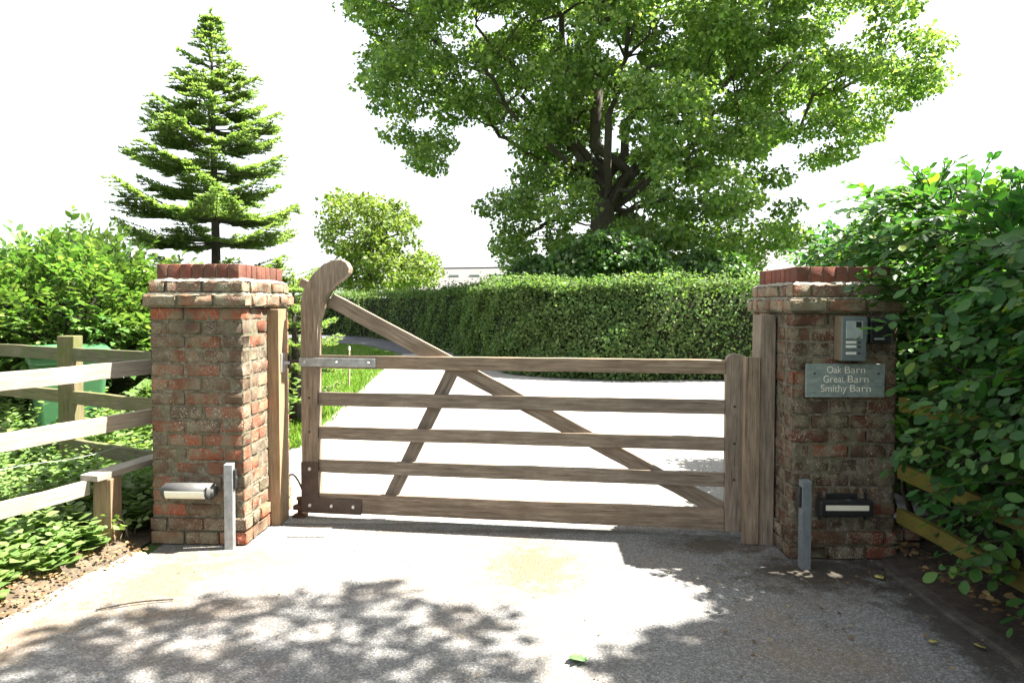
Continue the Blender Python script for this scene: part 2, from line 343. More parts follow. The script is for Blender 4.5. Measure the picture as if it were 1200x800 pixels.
# base terrain: one sheet reaching the horizon
sheet('ground', [(-600, -600), (600, -600), (600, 900), (-600, 900)], -.012, M['turf'])
driveL = [(-2.55, -6), (-2.42, 1.5), (-2.30, 3.0), (-2.17, 4.02), (-2.17, 4.6)]
sheet('driveway', [(2.10, -6), (2.10, 3.0), (2.12, 4.6), *driveL[::-1]], 0.0, M['drive'])
hp = [gnd(382, 390), gnd(446, 391.5), gnd(535, 402), gnd(590, 413), gnd(622, 423), gnd(652, 435), gnd(690, 440.5), gnd(770, 442)]
hp = [(p.x, p.y) for p in hp]
sheet('yard', [(-2.17, 4.6), (2.12, 4.6), (9, 4.6), (9, 13.2), hp[7], hp[6], hp[5], hp[4], hp[3], (-3.2, 20), (-2.9, 15.5), (-2.55, 11), (-2.3, 8)], 0.002, M['yard'])
sheet('lane', [hp[3], hp[2], hp[1], hp[0], (-30, 37), (-30, 29), (-8.5, 27), (-5.0, 24), (-3.2, 20)], 0.003, M['lane'])
# soil strip along the far hedge foot
ss = [(x-.15, y-.45) for x, y in hp[1:]]
sheet('soil', ss+[(9, 13.6), (9, 14.4), (hp[7][0], hp[7][1]+.7)]+[(x+.5, y+.4) for x, y in hp[1:7][::-1]], .008, M['soil'])

# raised verge on the left and soil bed on the right, as real mounded meshes
def terrain(name, x0, x1, y0, y1, nx, ny, hf, mat):
    xs = np.linspace(0, 1, nx); ys = np.linspace(y0, y1, ny); V = []
    for y in ys:
        a, b = x0(y), x1(y)
        for t in xs:
            x = a+(b-a)*t; V.append((x, y, hf(x, y, t)))
    i = np.arange(ny-1)[:, None]*nx; j = np.arange(nx-1)[None]
    o = link(name, np_mesh(np.array(V), [np.stack([i+j, i+j+1, i+nx+j+1, i+nx+j], -1).reshape(-1, 4)]), mat, None, True)
    return tag(o, kind='structure')
def ledge(y):
    ys = [p[1] for p in driveL]; xs = [p[0] for p in driveL]; return float(np.interp(y, ys, xs))
vn = lambda x, y: .02*math.sin(9*x+3*y)+.015*math.sin(17*y-6*x)+.012*math.sin(31*x+23*y)
terrain('verge', lambda y: -9, lambda y: ledge(y)-.10, -3, 6.7, 90, 90, lambda x, y, t: .012+.10*min(1, (ledge(y)-.1-x)/.28)+vn(x, y)*min(1, (ledge(y)-x)/.4), M['soil'])
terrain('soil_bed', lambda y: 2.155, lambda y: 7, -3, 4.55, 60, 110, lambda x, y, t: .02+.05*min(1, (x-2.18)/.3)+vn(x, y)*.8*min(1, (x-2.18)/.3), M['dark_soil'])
# kerbs
def kerb(pts, wdt, ztop, name='kerb', mat='kerb'):
    bm = bmesh.new(); rings = []
    for i, p in enumerate(pts):
        z = ztop+.006*math.sin(i*2.1)
        rings.append([bm.verts.new((p[0]+dx, p[1], zz)) for dx, zz in ((-wdt/2, -.02), (-wdt/2, z-.008), (-wdt/2+.012, z), (wdt/2-.012, z), (wdt/2, z-.012), (wdt/2, -.02))])
    for a, b in zip(rings, rings[1:]):
        for j in range(5): bm.faces.new((a[j], a[j+1], b[j+1], b[j]))
    return tag(bm_obj(name, bm, M[mat], smooth=False), kind='structure')
ky = np.linspace(-3, 4.0, 40)
kerb([(ledge(y)-.05+.008*math.sin(5*y), y) for y in ky], .11, .024)
kerb([(2.13+.006*math.sin(7*y), y) for y in np.linspace(-3, 3.9, 40)], .09, .018, mat='kerb_dark')

# ================================================================== PIERS
def brick_tpl():
    return None
def rounded_brick(cx, cy, cz, lx, ly, lz, r=.008, jit=.0025):
    """surface grid of a worn brick"""
    h = np.array([lx/2, ly/2, lz/2]); r = min(r, h.min()*.7)
    def lines(hh, step):
        n = max(1, int((2*hh-2*r)/step)); return np.concatenate([[-hh, -hh+r*.35], np.linspace(-hh+r, hh-r, n+1), [hh-r*.35, hh]])
    L = [lines(hh, .045) for hh in h]; V = []; Fc = []; idx = {}
    def vid(p):
        k = tuple(np.round(p, 5))
        if k not in idx: idx[k] = len(V); V.append(p)
        return idx[k]
    for ax in range(3):
        a, b = [(1, 2), (2, 0), (0, 1)][ax]
        for sgn in (-1, 1):
            g = [[None]*len(L[b]) for _ in L[a]]
            for i, u in enumerate(L[a]):
                for j, v_ in enumerate(L[b]):
                    p = np.zeros(3); p[ax] = sgn*h[ax]; p[a] = u; p[b] = v_; g[i][j] = vid(p)
            for i in range(len(L[a])-1):
                for j in range(len(L[b])-1):
                    q = (g[i][j], g[i+1][j], g[i+1][j+1], g[i][j+1]); Fc.append(q if sgn > 0 else q[::-1])
    V = np.array(V); inner = np.clip(V, -(h-r), h-r); d = V-inner; ln = np.linalg.norm(d, axis=1, keepdims=True)
    V = inner+np.where(ln > 0, d/np.maximum(ln, 1e-9)*np.minimum(ln, r), 0)
    V = V+rng.normal(size=V.shape)*jit*.45; V *= 1+(rng.random(3)-.5)*.03
    ang = (random.random()-.5)*.035; c, s_ = math.cos(ang), math.sin(ang)
    V = V @ np.array([[c, s_, 0], [-s_, c, 0], [0, 0, 1]])
    return V+np.array([cx, cy, cz]), np.array(Fc)
def bricks_obj(name, specs, mat, parent, r=.008, jit=.0025):
    VV = []; FF = []; b = 0
    for sp in specs:
        V, Fc = rounded_brick(*sp, r=r, jit=jit); VV.append(V); FF.append(Fc+b); b += len(V)
    return link(name, np_mesh(np.concatenate(VV), [np.concatenate(FF)]), mat, parent, True)
def course(x0, x1, y0, y1, z, hgt, odd, L=.225, T=.105, joint=.012, soldier=False):
    """one ring of bricks round a rectangle"""
    sp = []
    def run(a0, a1, fixed, axis, sgn):
        if axis == 'x': a0 -= joint/2; a1 += joint/2
        pos = a0; first = True
        while pos < a1-.03:
            l = L if not soldier else .0755
            if first and odd and not soldier: l = L/2
            l = l*(1+(random.random()-.5)*.07); e = min(pos+l, a1)
            if a1-e < .05: e = a1
            c = (pos+e)/2; ln = e-pos-joint; zz = z+hgt/2+(random.random()-.5)*.003; o_ = (random.random()-.5)*.006
            if axis == 'x': sp.append((c, fixed+sgn*(T/2)+o_, zz, ln, T, hgt-joint))
            else: sp.append((fixed+sgn*(T/2)+o_, c, zz, T, ln, hgt-joint))
            pos = e; first = False
    run(x0, x1, y0, 'x', 1); run(x0, x1, y1, 'x', -1)
    run(y0+T+joint*.6, y1-T-joint*.6, x0, 'y', 1); run(y0+T+joint*.6, y1-T-joint*.6, x1, 'y', -1)
    return sp
def pier(label, fx0, fx1, fy, depth, rz, top, bmat='brick'):
    """front-left corner fx0,fy; origin of the thing at front-left base"""
    W = fx1-fx0
    t = thing('brick_pier', label, 'gate pier', (fx0, fy, 0), rz, 'brick piers either side of the gate')
    # heights from the top down
    hs = .102; hc = .078; flaun = .012
    zc = top-hs-2*hc-flaun
    n = round(zc/.0845); ch = zc/n; sp = []
    for i in range(n):
        o = .012 if i < 2 else 0
        sp += course(-o, W+o, -o, depth+o, i*ch, ch, i % 2)
    bricks_obj('brickwork', sp, M[bmat], t, r=.008, jit=.0048)
    e = .0035
    bm = bmesh.new(); box_bm(bm, e, W-e, e, depth-e, -.02, zc-.002); 
    bmesh.ops.subdivide_edges(bm, edges=bm.edges[:], cuts=24, use_grid_fill=True)
    for v in bm.verts:
        k = .0035; v.co += Vector((random.uniform(-k, k), random.uniform(-k, k), 0))
    bm_obj('mortar', bm, M['mortar'], t, smooth=True)
    # two corbel courses, flaunching between, soldier coping
    z = zc
    bricks_obj('corbel_course', course(-.032, W+.032, -.032, depth+.032, z, hc, 0), M['corbel'], t, r=.009, jit=.006)
    box('corbel_bed', -.02, W+.02, -.02, depth+.02, z-.004, z+hc+flaun*.4, M['mortar'], t, .004)
    z += hc
    def flaunch(a, b, z0, hh):
        bm = bmesh.new(); N = 26
        outer = []; innr = []
        per = [(i/N, 0) for i in range(N)]+[(1, i/N) for i in range(N)]+[(1-i/N, 1) for i in range(N)]+[(0, 1-i/N) for i in range(N)]
        for u, v_ in per:
            ja = a+random.uniform(-.009, .004); jb = random.uniform(-.006, .005)
            outer.append(bm.verts.new((-ja+u*(W+2*ja), -ja+v_*(depth+2*ja), z0+jb*.6)))
            innr.append(bm.verts.new((-b+u*(W+2*b), -b+v_*(depth+2*b), z0+hh+jb)))
        m = len(per)
        for i in range(m): bm.faces.new((outer[i], outer[(i+1) % m], innr[(i+1) % m], innr[i]))
        bm.faces.new(innr)
        bm_obj('flaunching', bm, M['flaunch'], t, smooth=False)
    flaunch(.024, -.004, z-.004, .018); z += flaun*.6
    bricks_obj('corbel_course', course(-.006, W+.006, -.006, depth+.006, z, hc, 1), M['corbel'], t, r=.009, jit=.006)
    box('corbel_bed', .006, W-.006, .006, depth-.006, z-.003, z+hc+.002, M['mortar'], t, .004)
    z += hc
    flaunch(.003, -.028, z-.004, .018); z += flaun*.4
    i_ = .030
    bricks_obj('coping', course(i_, W-i_, i_, depth-i_, z, top-z, 0, joint=.008, soldier=True), M['coping'], t, r=.004, jit=.0010)
    box('coping_bed', i_+.006, W-i_-.006, i_+.006, depth-i_-.006, z-.002, top-.008, M['mortar'], t, .004)
    return t
s = NT('pale_flaunching'); v = s.coord(); n1 = s.noise(v, 50, 6, .7)
s.col(s.ramp(n1, [(.3, (.13, .115, .085)), (.65, (.36, .33, .27))])); s.set(Roughness=.95); s.bump(n1, .8, .006); M['flaunch'] = s.m
LP = pier('sunlit brick gate pier left of the gate, low lamp on its front', -2.235, -1.655, 4.215, .76, -R(2.5), 1.745)
RP = pier('shaded brick gate pier with intercom and slate name sign, partly under the hedge', 1.634, 2.235, 3.965, .70, -R(1.0), 1.715, 'brick_shaded')

# ================================================================== GATE
GA = Vector((-1.458, 4.715, 0)); GB = Vector((1.46, 4.30, 0))
ga = math.atan2(GB.y-GA.y, GB.x-GA.x); GW = (GB-GA).length
gate = thing('field_gate', 'weathered oak five-bar driveway gate with a curved head and crossed braces', 'gate', GA, ga)
def gl(px, py):
    """gate-plane coordinates of a surveyed point"""
    a = at(px, py, 1); d = Vector((a.x, 1.0)); g = Vector((math.cos(ga), math.sin(ga)))
    # solve k*d = GA + s*g
    det = d.x*(-g.y)+g.x*d.y; k = (GA.x*(-g.y)+g.x*GA.y)/det; s_ = (d.x*GA.y-d.y*GA.x)/det
    return s_, H+(a.z-H)*k
bars = [(1.050, 1.137, .060), (.790, .880, .040), (.557, .642, .040), (.325, .412, .040), (.050, .178, .060)]
SW = .115   # stile width
for i, (z0, z1, th) in enumerate(bars):
    x1 = GW-.105
    o = beam('bar', (SW+.001, .030, (z0+z1)/2), (x1-.001, .030, (z0+z1)/2), th, z1-z0, M['gate_oak'], gate, .006, .003)
    if i == 0: o['label'] = 'topmost gate bar with a lit upper edge'
# curved hanging stile, traced outline with real thickness
raw = [(352, 606), (352, 420), (352.2, 355), (354.5, 345), (359, 334), (367, 321), (379, 309.5), (391, 304.5), (400, 304), (406, 307.5), (409.5, 314), (408.5, 320), (404, 325), (396.5, 329.5), (389, 336), (383, 344), (378.5, 354), (376, 366), (375, 380), (375, 606)]
pts = [gl(*p) for p in raw]; pts = [(x, z) for x, z in pts]
x_l = 0.0
pts[0] = (0, .045); pts[-1] = (SW, .045)
pts = [((0 if i in (1, 2) else x), z) if i < 3 else (x, z) for i, (x, z) in enumerate(pts)]
pts[-2] = (SW, pts[-2][1])
bm = bmesh.new(); prism_bm(bm, [(z, x) for x, z in pts], -.008, .068)   # local x = height so grain runs up
o = bm_obj('hanging_stile', bm, M['gate_oak'], gate, .006, 2)
o.matrix_local = Matrix(((0, 0, 1, 0), (0, 1, 0, 0), (1, 0, 0, 0), (0, 0, 0, 1)))
o.data.flip_normals()
# braces
def brace(p, q, wid, y, th, name='brace', lab=None):
    a = gl(*p); b = gl(*q)
    o = beam(name, (a[0], y, a[1]), (b[0], y, b[1]), th, wid, M['gate_oak'], gate, .005, .003)
    if lab: o['label'] = lab
brace((383, 351), (854, 604), .100, .068, .036, 'diagonal_brace', 'long brace running from the curved head to the far bottom corner')
brace((531, 429), (451, 592), .088, .0685, .034, 'diagonal_brace', 'short brace leaning down to the left')
a = gl(356, 335)
beam('tenon', (a[0]-.035, .030, a[1]+.03), (a[0]+.04, .030, a[1]-.01), .04, .06, M['gate_oak'], gate, .004)
for x_ in (SW*.5, GW-.05):
    for z0, z1, th in bars[1:4]:
        bm = bmesh.new(); cyl_bm(bm, (x_, -.0085, (z0+z1)/2+.01), (x_, -.003, (z0+z1)/2+.01), .009, 12); bm_obj('peg', bm, M['bark'] if 'bark' in M else M['brown_steel'], gate)
# closing stile, rounded top
bm = bmesh.new(); zt = 1.175
prof = [(.045, GW-.105), (zt-.045, GW-.105), (zt-.018, GW-.098), (zt, GW-.075), (zt+.004, GW-.045), (zt-.004, GW), (.045, GW)]
prism_bm(bm, prof, -.006, .066); o = bm_obj('closing_stile', bm, M['gate_oak'], gate, .005)
o.matrix_local = Matrix(((0, 0, 1, 0), (0, 1, 0, 0), (1, 0, 0, 0), (0, 0, 0, 1))); o.data.flip_normals()
# galvanised strap
st = box('hinge_strap', -.012, .535, -.016, -.009, 1.062, 1.122, M['galv'], gate, .003)
def bolts(par, spots, y, r=.011):
    for x, z in spots:
        bm = bmesh.new(); cyl_bm(bm, (x, y, z), (x, y-.007, z), r, 14, r*.55)
        bm_obj('bolt', bm, M['bolt'], par, 0)
bolts(st, [(.03, 1.092), (.26, 1.092), (.488, 1.092)], -.0162)
bm = bmesh.new(); cyl_bm(bm, (-.10, .03, 1.092), (-.004, .03, 1.092), .010); cyl_bm(bm, (-.105, .03, 1.045), (-.105, .03, 1.14), .014)
bm_obj('hinge_eye', bm, M['brown_steel'], gate)
# L-shaped bottom plate
bm = bmesh.new(); Lp = [(-.004, .046), (.43, .046), (.43, .152), (.122, .152), (.122, .40), (-.004, .40)]
prism_bm(bm, Lp, -.015, -.009); pl = bm_obj('corner_plate', bm, M['brown_steel'], gate, .002)
bolts(pl, [(.058, .352), (.058, .098), (.215, .098), (.372, .098)], -.0152, .013)
bm = bmesh.new(); cyl_bm(bm, (-.035, .03, .0), (-.035, .03, .125), .017); box_bm(bm, -.075, .0, .005, .055, .055, .085); cyl_bm(bm, (-.035, .03, .125), (-.035, .03, .14), .024)
box_bm(bm, -.075, .01, -.01, .07, 0.004, .02)
bm_obj('bottom_spindle', bm, M['rust'], gate)
# flexible cable from the post to the plate
def tube_obj(name, pts, r, mat, parent=None, sides=8):
    pts = np.array(pts, float)
    # catmull subdivide
    P = [pts[0]]
    for i in range(len(pts)-1):
        p0 = pts[max(i-1, 0)]; p1 = pts[i]; p2 = pts[i+1]; p3 = pts[min(i+2, len(pts)-1)]
        for t in np.linspace(0, 1, 7)[1:]:
            P.append(.5*((2*p1)+(-p0+p2)*t+(2*p0-5*p1+4*p2-p3)*t*t+(-p0+3*p1-3*p2+p3)*t**3))
    return link(name, tubes_mesh([(np.array(P), np.full(len(P), r))], sides), mat, parent, True)
tube_obj('cable', [(-.125, .06, .285), (-.09, .05, .29), (-.05, .04, .25), (-.01, .02, .19), (.01, -.012, .17)], .007, M['black'], gate)

# timber posts against the piers
def corner(px, Y): return (px-600)/F*Y
gp = thing('gate_post', 'sunlit square timber hanging post against the left pier', 'gate post', (-1.648, 4.57, 0), -R(2.5), 'timber posts on the gate piers')
beam('post', (.042, .08, -.01), (.042, .08, 1.458), .16, .084, M['post_oak'], gp, .004, .001, up=(1, 0, 0))
bm = bmesh.new(); box_bm(bm, .0845, .091, .03, .10, 1.03, 1.16); cyl_bm(bm, (.09, .065, 1.092), (.13, .075, 1.092), .010)
hk = bm_obj('hinge_hook', bm, M['galv'], gp, .001)
bm = bmesh.new(); box_bm(bm, -.012, 0.0, -.012, .0, 1.15, 1.195); bm_obj('fixing_bracket', bm, M['rust'], gp, .002)
gp2 = thing('gate_post', 'dark timber slamming post with a stop board beside the shaded pier', 'gate post', (1.625, 4.20, 0), -R(1.0), 'timber posts on the gate piers')
beam('post', (-.046, .08, -.01), (-.046, .08, 1.425), .16, .088, M['gate_oak'], gp2, .004, .001, up=(1, 0, 0))
beam('stop_board', (-.142, .015, .005), (-.142, .015, 1.165), .06, .088, M['gate_oak'], gp2, .003, .001, up=(1, 0, 0))
# cover plate of the gate motor, set into the drive
a = gnd(350, 631); b = gnd(392, 616)
mc = box('motor_cover', -1.44, -1.20, 4.33, 4.50, .001, .007, M['kerb'], None, .002); tag(mc, 'flat pale cover plate in the ground below the gate hinge', 'cover plate')

# ================================================================== SENSOR POSTS, LAMPS
def sensor_post(x, y, rz, h, label, side):
    t = thing('sensor_post', label, 'sensor post', (x, y, 0), rz, 'steel sensor posts in front of the piers')
    bm = bmesh.new(); box_bm(bm, 0, .052, 0, .062, -.01, h)
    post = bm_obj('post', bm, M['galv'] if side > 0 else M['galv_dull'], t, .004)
    x0, x1 = (.053, .067) if side > 0 else (-.015, -.001)
    ph = box('photocell', x0, x1, .008, .054, h-.15, h-.035, M['black'], t, .004)
    bm = bmesh.new(); xx = x1+.0 if side > 0 else x0
    cyl_bm(bm, (xx, .031, h-.09), (xx+side*.003, .031, h-.09), .014); bm_obj('sensor_lens', bm, M['dark_grey'], ph)
    return t
sensor_post(-1.748, 4.105, R(8), .52, 'bright galvanised sensor post in front of the sunlit pier', 1)
sensor_post(1.630, 3.80, -R(4), .50, 'dull grey sensor post at the corner of the shaded pier', -1)
def wall_lamp(loc, rz, label, W_, case, round_=True):
    t = thing('wall_lamp', label, 'lamp', loc, rz, 'low lamps on the piers')
    bm = bmesh.new()
    if round_:
        vs_ = cyl_bm(bm, (0, -.062, 0), (W_, -.062, 0), .052, 24)
        bmesh.ops.bevel(bm, geom=[e for e in bm.edges if abs(e.verts[0].co.x-e.verts[1].co.x) < 1e-5], offset=.018, segments=3, affect='EDGES')
        for v in bm.verts: v.co.z *= .95
        body = bm_obj('housing', bm, case, t, 0, smooth=True)
        # lens: curved strip wrapping the lower front
        bm = bmesh.new(); N = 10; rr = .0535; A = [R(a_) for a_ in np.linspace(168, 228, N)]
        L0, L1 = .035, W_-.045
        g1 = [bm.verts.new((L0, -.062+rr*math.cos(a_), rr*.95*math.sin(a_))) for a_ in A]; g2 = [bm.verts.new((L1, -.062+rr*math.cos(a_), rr*.95*math.sin(a_))) for a_ in A]
        for i in range(N-1): bm.faces.new((g1[i], g1[i+1], g2[i+1], g2[i]))
        ln = bm_obj('diffuser', bm, M['lens'], body); md = ln.modifiers.new('th', 'SOLIDIFY'); md.thickness = .004
        box('cap_band', W_-.038, W_-.030, -.118, -.03, -.035, .035, M['black'], body, .003)
        box('mount', W_*.3, W_*.7, -.03, .004, -.03, .03, case, t, .004)
    else:
        body = box('housing', 0, W_, -.075, -.002, -.045, .045, case, t, .010)
        box('diffuser', .03, W_-.03, -.080, -.074, -.008, .022, M['lens'], body, .002)
        box('mount', W_*.2, W_*.8, -.003, .006, -.07, .07, M['black'], t, .003)
        for xx in (.02, W_-.02): box('side_arm', xx-.006, xx+.006, -.02, -.003, -.08, .08, M['black'], t, .002)
    return t
a = at(193, 574, 4.15); wall_lamp((a.x, 4.20, a.z), -R(2.5), 'grey rounded lamp with cream diffuser on the sunlit pier', .325, plain('lamp_grey', (.07, .07, .068), .55, 0))
a = at(960, 595, 3.9); wall_lamp((a.x, 3.955, a.z), -R(1), 'black square lamp with pale diffuser low on the shaded pier', .305, M['black'], False)

# ================================================================== INTERCOM, KEYPAD BOX, SIGN
ic = thing('intercom', 'grey intercom panel with three call buttons above the slate sign', 'intercom', (1.868, 3.955, 1.172), -R(1))
box('housing', 0, .137, -.090, 0, 0, .252, M['bronze'], ic, .004)
fp = box('front_panel', .0, .137, -.099, -.0915, .0, .252, M['panel_grey'], ic, .003)
box('speaker_grille', .022, .116, -.1025, -.0995, .126, .226, M['panel_silver'], fp, .002)
box('camera_window', .076, .106, -.105, -.103, .190, .222, M['black'], fp, .001)
for i in range(3):
    zz = .098-.024*i-(.014 if i == 2 else 0)
    b = box('call_button', .022, .080, -.103, -.0995, zz, zz+.015, M['white'], fp, .001)
    box('button_label', .088, .104, -.1015, -.0995, zz+.003, zz+.011, M['black'], fp, .001)
kb = thing('keypad_box', 'small black lockable box beside the intercom on the pier', 'keypad', (2.05, 3.952, 1.268), -R(1))
box('housing', 0, .125, -.055, 0, 0, .145, M['black'], kb, .006)
box('hood', -.006, .131, -.075, -.055, .120, .150, M['dark_grey'], kb, .004)
box('handle', .02, .075, -.066, -.056, .022, .032, M['panel_silver'], kb, .002)
box('hinge_strip', -.012, -.002, -.03, 0, .005, .14, M['panel_grey'], kb, .002)
sg = thing('name_sign', 'grey slate sign lettered Oak Barn, Great Barn and Smithy Barn', 'sign', (1.700, 3.952, .956), -R(1))
box('board', 0, .450, -.020, -.002, 0, .193, M['sign'], sg, .002)
def text_obj(name, body, size, x, z, y, mat, parent, w_fit=None):
    cu = bpy.data.curves.new('t', 'FONT'); cu.body = body; cu.size = size; cu.align_x = 'CENTER'; cu.extrude = .0006; cu.offset = -.0004
    to = bpy.data.objects.new('t', cu); C.objects.link(to); bpy.context.view_layer.update()
    dg = bpy.context.evaluated_depsgraph_get(); me = bpy.data.meshes.new_from_object(to.evaluated_get(dg)); bpy.data.objects.remove(to)
    xs = [v.co.x for v in me.vertices]; k = 1 if not w_fit else w_fit/(max(xs)-min(xs)); c = (max(xs)+min(xs))/2
    for v in me.vertices: v.co = Vector(((v.co.x-c)*k, v.co.y, v.co.z))
    me.transform(Matrix.Translation((x, y, z)) @ Matrix.Rotation(R(90), 4, 'X'))
    return link(name, me, mat, parent)
for i, (wa, wb, total, frac) in enumerate((('Oak', 'Barn', .218, .415), ('Great', 'Barn', .258, .505), ('Smithy', 'Barn', .285, .555))):
    gap = .020; la = (total-gap)*frac; lb = (total-gap)*(1-frac); xa = .228-total/2
    text_obj('lettering', wa, .058, xa+la/2, .140-i*.054, -.0208, M['engraved'], sg, la)
    text_obj('lettering', wb, .058, xa+la+gap+lb/2, .140-i*.054, -.0208, M['engraved'], sg, lb)
for x, z, m in ((.048, .137, 'dark_grey'), (.414, .137, 'dark_grey'), (.208, .112, 'bolt')):
    bm = bmesh.new(); cyl_bm(bm, (x, -.0202, z), (x, -.025, z), .0065, 14, .005); bm_obj('screw', bm, M[m], sg)

# ================================================================== FENCES
# near left: three rails running from the pier towards the camera
lf = thing('post_and_rail_fence', 'silvery rail fence coming from the left pier towards the camera with a low capped post', 'fence', (-2.36, 4.42, 0))
def L(x, y, z): return (x+2.36, y-4.42, z)
dx, dy = -.35/.8, -1
def lfp(y, z, off=0): return L(-2.35+(y-4.4)*.4375+off, y, z)
for z0, yy, y_end in ((1.088, 4.42, 2.4), (.765, 4.42, 2.4)):
    beam('rail', lfp(yy, z0), lfp(y_end, z0-.01), .038, .095, M['grey_wood'], lf, .004, .004)
beam('rail', lfp(4.02, .405), lfp(2.4, .395), .038, .085, M['grey_wood'], lf, .004, .004)
beam('post', L(-2.455, 4.11, .02), L(-2.455, 4.11, .445), .115, .105, M['post_oak'], lf, .005, .003, up=(1, 0, 0))
o = beam('cap_board', L(-2.50, 4.00, .465), L(-2.345, 4.62, .470), .125, .036, M['grey_wood'], lf, .004, .003); o['label'] = 'flat board lying on the low post and reaching to the pier'
beam('post', L(-2.325, 4.50, -.02), L(-2.325, 4.50, 1.21), .09, .07, M['grey_wood'], lf, .005, .003, up=(1, 0, 0))
beam('post', L(-2.99, 2.88, -.02), L(-2.99, 2.88, 1.2), .1, .1, M['grey_wood'], lf, .005, .003, up=(1, 0, 0))
# stock wire
for z in (.60,):
    pts_ = [lfp(y, z+.012*math.sin(y*9), -.03) for y in np.linspace(2.4, 4.4, 14)]
    tube_obj('wire', pts_, .0016, M['galv'], lf, 5)
# rear left: algae-green rails
rf = thing('post_and_rail_fence', 'algae-green rail fence behind the left pier in front of the bins', 'fence', (-3.3, 5.0, 0))
P0 = Vector((-7.6, 7.36, 0)); P1 = Vector((-2.36, 4.58, 0)); d_ = (P1-P0).normalized(); rfl = lambda t, z, o=0: tuple(P0+(P1-P0)*t+Vector((-d_.y*-o, d_.x*-o, z))-Vector((-3.3, 5.0, 0)))
for z in (1.12, .80, .44):
    beam('rail', rfl(0, z), rfl(1, z), .04, .095, M['green_wood'], rf, .004, .004)
for t in (.12, .46, .80)[:3]:
    pass
for xw, yw in ((-3.30, 5.00+.09), (-5.25, 6.12+.09)):
    beam('post', (xw+3.3, yw-5.0, -.02), (xw+3.3, yw-5.0, 1.255), .11, .125, M['green_wood'], rf, .006, .004, up=(1, 0, 0))
# right: mossy rails going towards the camera
of = thing('post_and_rail_fence', 'mossy yellow-green rail fence under the right hedge', 'fence', (2.27, 3.95, 0))
for za, zb, hh in ((.915, .925, .085), (.53, .52, .085), (.27, .262, .085)):
    beam('rail', (-.02, -.02, za), (.04, -3.6, zb), .036, hh, M['mossy_wood'], of, .004, .004)
beam('post', (.12, -1.9, 0), (.12, -1.9, 1.05), .1, .1, M['mossy_wood'], of, .005, .003, up=(1, 0, 0))
# dark brick stub at the back corner of the right pier
st_ = thing('brick_plinth', 'low dark brick stub on the ground between shaded pier and fence', 'plinth', (2.27, 4.02, 0))
bricks_obj('brickwork', [s_ for i in range(2) for s_ in course(0, .16, 0, .22, i*.08, .08, i % 2, L=.15, T=.075)], M['corbel'], st_)

# ================================================================== WHEELIE BINS
def wheelie(x, y, rz, label):
    t = thing('wheelie_bin', label, 'bin', (x, y, .08), rz, 'green wheelie bins behind the rear fence')
    bm = bmesh.new(); rings = []
    for z, sx, sy in ((.06, .21, .22), (.90, .275, .32), (.905, .295, .34), (.96, .295, .34)):
        N = 5; ring = []
        for cx_, cy_, a0 in ((1, 1, 0), (-1, 1, 90), (-1, -1, 180), (1, -1, 270)):
            for k in range(N):
                a_ = R(a0+90*k/(N-1)); rr = .045
                ring.append(bm.verts.new((cx_*(sx-rr)+rr*math.cos(a_), cy_*(sy-rr)+rr*math.sin(a_), z)))
        rings.append(ring)
    for a_, b_ in zip(rings, rings[1:]):
        for j in range(len(a_)): bm.faces.new((a_[j], a_[(j+1) % len(a_)], b_[(j+1) % len(a_)], b_[j]))
    bm.faces.new(rings[0][::-1]); bm.faces.new(rings[-1])
    bm_obj('body', bm, M['bin'], t)
    bm = bmesh.new(); prism_bm(bm, [(-.36, .965), (.36, .965), (.36, .985), (.30, 1.01), (-.2, 1.045), (-.36, 1.03)], -.31, .31)
    lid = bm_obj('lid', bm, M['bin_lid'], t, .008); lid.rotation_euler = (0, 0, R(-90))
    bm = bmesh.new(); cyl_bm(bm, (-.26, .37, .98), (.26, .37, .98), .016); bm_obj('handle', bm, M['bin'], t)
    for sx in (-.27, .22):
        bm = bmesh.new(); cyl_bm(bm, (sx, .25, .1), (sx+.05, .25, .1), .1, 24); bm_obj('wheel', bm, M['black'], t, .006)
    return t
wheelie(-5.35, 7.0, R(6), 'darker green wheelie bin, further left behind the mossy fence')
wheelie(-3.95, 6.05, R(38), 'light green wheelie bin, nearer the brick pier behind the fence')

